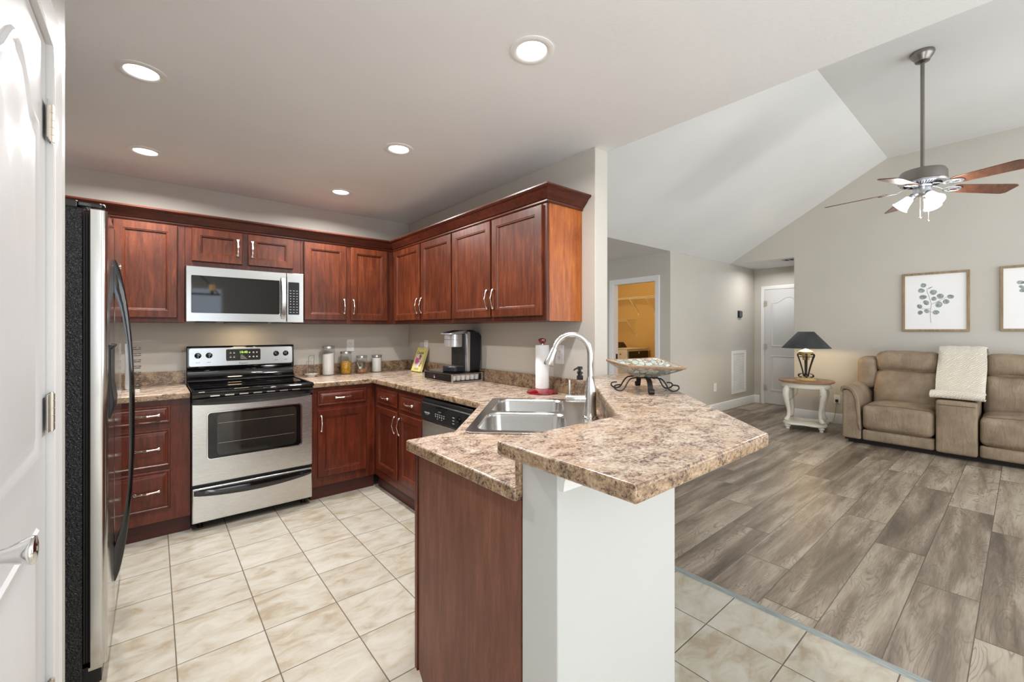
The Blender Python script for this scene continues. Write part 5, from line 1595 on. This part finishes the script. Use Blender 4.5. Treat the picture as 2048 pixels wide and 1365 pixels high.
# ------------------------------------------------------------------ ceiling fan
FC = Vector((2.80, -3.607, 0))
fan = empty('ceiling_fan', (FC.x, FC.y, ZR), 0, 'pewter ceiling fan with five wood blades and lit glass shades on a long rod', 'ceiling fan')
zb = lambda z: z - ZR
obj('canopy', MB().lathe([(0.074, 0.0), (0.078, -0.012), (0.070, -0.035), (0.052, -0.060), (0.046, -0.078), (0.022, -0.086), (0.013, -0.09)], (0, 0, 0), 36), M['pewter'], fan, local=True)
obj('downrod', MB().lathe([(0.0135, -0.08), (0.0135, zb(2.655))], (0, 0, 0), 16).lathe([(0.014, zb(2.675)), (0.028, zb(2.668)), (0.03, zb(2.655)), (0.022, zb(2.645))], (0, 0, 0), 20), M['pewter'], fan, local=True)
obj('motor_housing', MB().lathe([(0.02, zb(2.655)), (0.09, zb(2.65)), (0.138, zb(2.636)), (0.150, zb(2.612)), (0.152, zb(2.548)), (0.148, zb(2.543))], (0, 0, 0), 48), M['pewter'], fan, local=True)
M['fanlower'] = plain('bright brushed metal', (0.66, 0.68, 0.72, 1), 0.3, 1.0)
mp = MB().lathe([(0.149, zb(2.544)), (0.142, zb(2.532)), (0.10, zb(2.522)), (0.06, zb(2.516)), (0.055, zb(2.50))], (0, 0, 0), 48)
pl_ = obj('motor_plate', mp, M['fanlower'], fan, local=True)
rb_ = MB()
for k in range(40):
    a = 2 * PI * k / 40
    rb_.tube([(0.065 * math.cos(a), 0.065 * math.sin(a), zb(2.5155)), (0.118 * math.cos(a), 0.118 * math.sin(a), zb(2.5245))], 0.0022, 5)
obj('vent_slots', rb_, M['inside'], pl_, local=True)
obj('switch_housing', MB().lathe([(0.055, zb(2.505)), (0.058, zb(2.50)), (0.058, zb(2.447)), (0.050, zb(2.437)), (0.025, zb(2.428)), (0, zb(2.426))], (0, 0, 0), 32), M['fanlower'], fan, local=True)
M['bladewood'] = wood('walnut fan blade', srgb(70, 42, 31), srgb(94, 57, 40), srgb(116, 73, 51), 'x', 0.34, 0.2)
bl = []
for i in range(21):
    s = i / 20
    r_ = 0.215 + 0.435 * s
    w_ = 0.056 + 0.018 * s
    if s > 0.90: w_ *= math.sqrt(max(0.0, 1 - ((s - 0.90) / 0.105) ** 2)) * 0.4 + 0.6
    if s < 0.06: w_ *= 0.8 + 0.2 * s / 0.06
    bl.append((r_, w_))
outline = [(r_, w_) for r_, w_ in bl] + [(r_, -w_) for r_, w_ in bl[::-1]]
for k in range(5):
    a = rad(25 + 72 * k)
    Mx = Matrix.Rotation(a, 4, 'Z') @ Matrix.Translation((0, 0, zb(2.500))) @ Matrix.Rotation(rad(3.2), 4, 'Y') @ Matrix.Rotation(rad(-13), 4, 'X')
    b_ = obj('blade', MB().prism(outline, -0.003, 0.003).xf(Mx), M['bladewood'], fan, local=True, bevel=0.002)
    br = MB()
    br.tube([(0.075, 0, 0.020), (0.12, 0, 0.010), (0.16, 0.0, -0.008)], [0.009, 0.008, 0.007], 8, flat=(0.6, 1.3))
    for sg in (-1, 1):
        br.tube([(0.155 + 0.06 * (1 - math.cos(rad(q))), sg * 0.036 * math.sin(rad(q)) + 0, -0.008) for q in range(0, 181, 15)], 0.0048, 8, flat=(0.8, 1.2))
        br.tube([(0.19 + 0.036 * (1 - math.cos(rad(q))), sg * 0.018 * math.sin(rad(q)), -0.008) for q in range(0, 181, 20)], 0.004, 8)
    br.tube([(0.262, 0, -0.007), (0.275, 0, -0.006)], 0.01, 8, flat=(0.5, 1))
    obj('blade_bracket', br.xf(Mx), M['fanlower'], b_, local=True)
M['lit_glass'] = emit('lit frosted glass shade', (1.0, 0.98, 0.97, 1), 2.2)
for k, a in enumerate((100, 220, 340)):
    ca, sa = math.cos(rad(a)), math.sin(rad(a))
    Tm = Matrix.Rotation(rad(a), 4, 'Z') @ Matrix.Translation((0.052, 0, zb(2.452))) @ Matrix.Rotation(rad(-42), 4, 'Y')
    cup = obj('lamp_holder', MB().lathe([(0.012, 0.006), (0.020, -0.006), (0.022, -0.034), (0.024, -0.036)], (0, 0, 0), 18).xf(Tm), M['fanlower'], fan, local=True)
    obj('lamp_shade', MB().lathe([(0.022, -0.030), (0.030, -0.038), (0.040, -0.080), (0.052, -0.118), (0.060, -0.130), (0.057, -0.130), (0.049, -0.116), (0.036, -0.08), (0.026, -0.04)], (0, 0, 0), 28, cap=False).xf(Tm), M['lit_glass'], cup, local=True, angle=60)
    lp = bpy.data.lights.new('fan_bulb', 'POINT'); lp.energy = 11; lp.color = (1, 0.97, 0.93); lp.shadow_soft_size = 0.03
    lob = bpy.data.objects.new('fan_bulb', lp)
    w3_ = Tm @ Vector((0, 0, -0.155))
    lob.location = (FC.x + w3_.x, FC.y + w3_.y, ZR + w3_.z); col.objects.link(lob)
for dx, dy, z1 in ((-0.035, 0.01, 2.262), (0.008, -0.034, 2.238)):
    ch = MB()
    ch.tube([(dx, dy, zb(2.436)), (dx, dy, zb(z1))], 0.0018, 6)
    ch.lathe([(0.004, zb(z1) - 0.004), (0.009, zb(z1) - 0.012), (0.007, zb(z1) - 0.020), (0, zb(z1) - 0.021)], (dx, dy, 0), 12)
    obj('pull_chain', ch, M['silver'], fan, local=True)

# ------------------------------------------------------------------ dining end behind the camera: wall with a window, seen only in reflections
WX0, WX1, WZ0, WZ1, YB = -2.05, -1.02, 0.9, 2.15, -6.7
struct('wall_dining', MB().prism([(-2.363, 0), (XO, 0), (XO, ZC), (-2.363, ZC)], YB - 0.1, YB, [[(WX0, WZ0), (WX1, WZ0), (WX1, WZ1), (WX0, WZ1)]], axis='y'), M['wall'])
wnd = MB()
for z in (WZ0, (WZ0 + WZ1) / 2, WZ1 - 0.03):
    wnd.box(WX0, WX1, YB - 0.06, YB - 0.03, z, z + 0.03)
for x in (WX0, (WX0 + WX1) / 2 - 0.012, WX1 - 0.025):
    wnd.box(x, x + 0.025, YB - 0.055, YB - 0.035, WZ0, WZ1)
struct('window_1', wnd, M['trim'])

ch = empty('chandelier', (-1.62, -5.3, ZC), 0, 'black trapezoid chandelier with amber glass shades, glimpsed mirrored in the microwave window', 'chandelier')
hb = MB()
for s in (-1, 1):
    hb.tube([(-1.62 + s * 0.06, -5.3, 2.34), (-1.62 + s * 0.40, -5.3, 1.93)], 0.011, 8)
hb.box(-2.04, -1.20, -5.32, -5.28, 1.905, 1.935).box(-1.70, -1.54, -5.312, -5.288, 2.325, 2.345)
obj('frame', hb, M['iron'], ch)
obj('rod', MB().lathe([(0.06, 2.438), (0.05, 2.425), (0.008, 2.42), (0.008, 2.34)], (-1.62, -5.3, 0), 16), M['iron'], ch)
M['amber'] = emit('glowing amber glass', (1.0, 0.62, 0.22, 1), 3.0, (0.9, 0.6, 0.3, 1))
for x in (-1.93, -1.62, -1.31):
    obj('socket', MB().lathe([(0.022, 1.935), (0.028, 1.975), (0.035, 1.98)], (x, -5.3, 0), 14), M['iron'], ch)
    obj('glass_shade', MB().lathe([(0.040, 1.98), (0.042, 2.08), (0.039, 2.08), (0.036, 1.985)], (x, -5.3, 0), 18), M['amber'], ch)
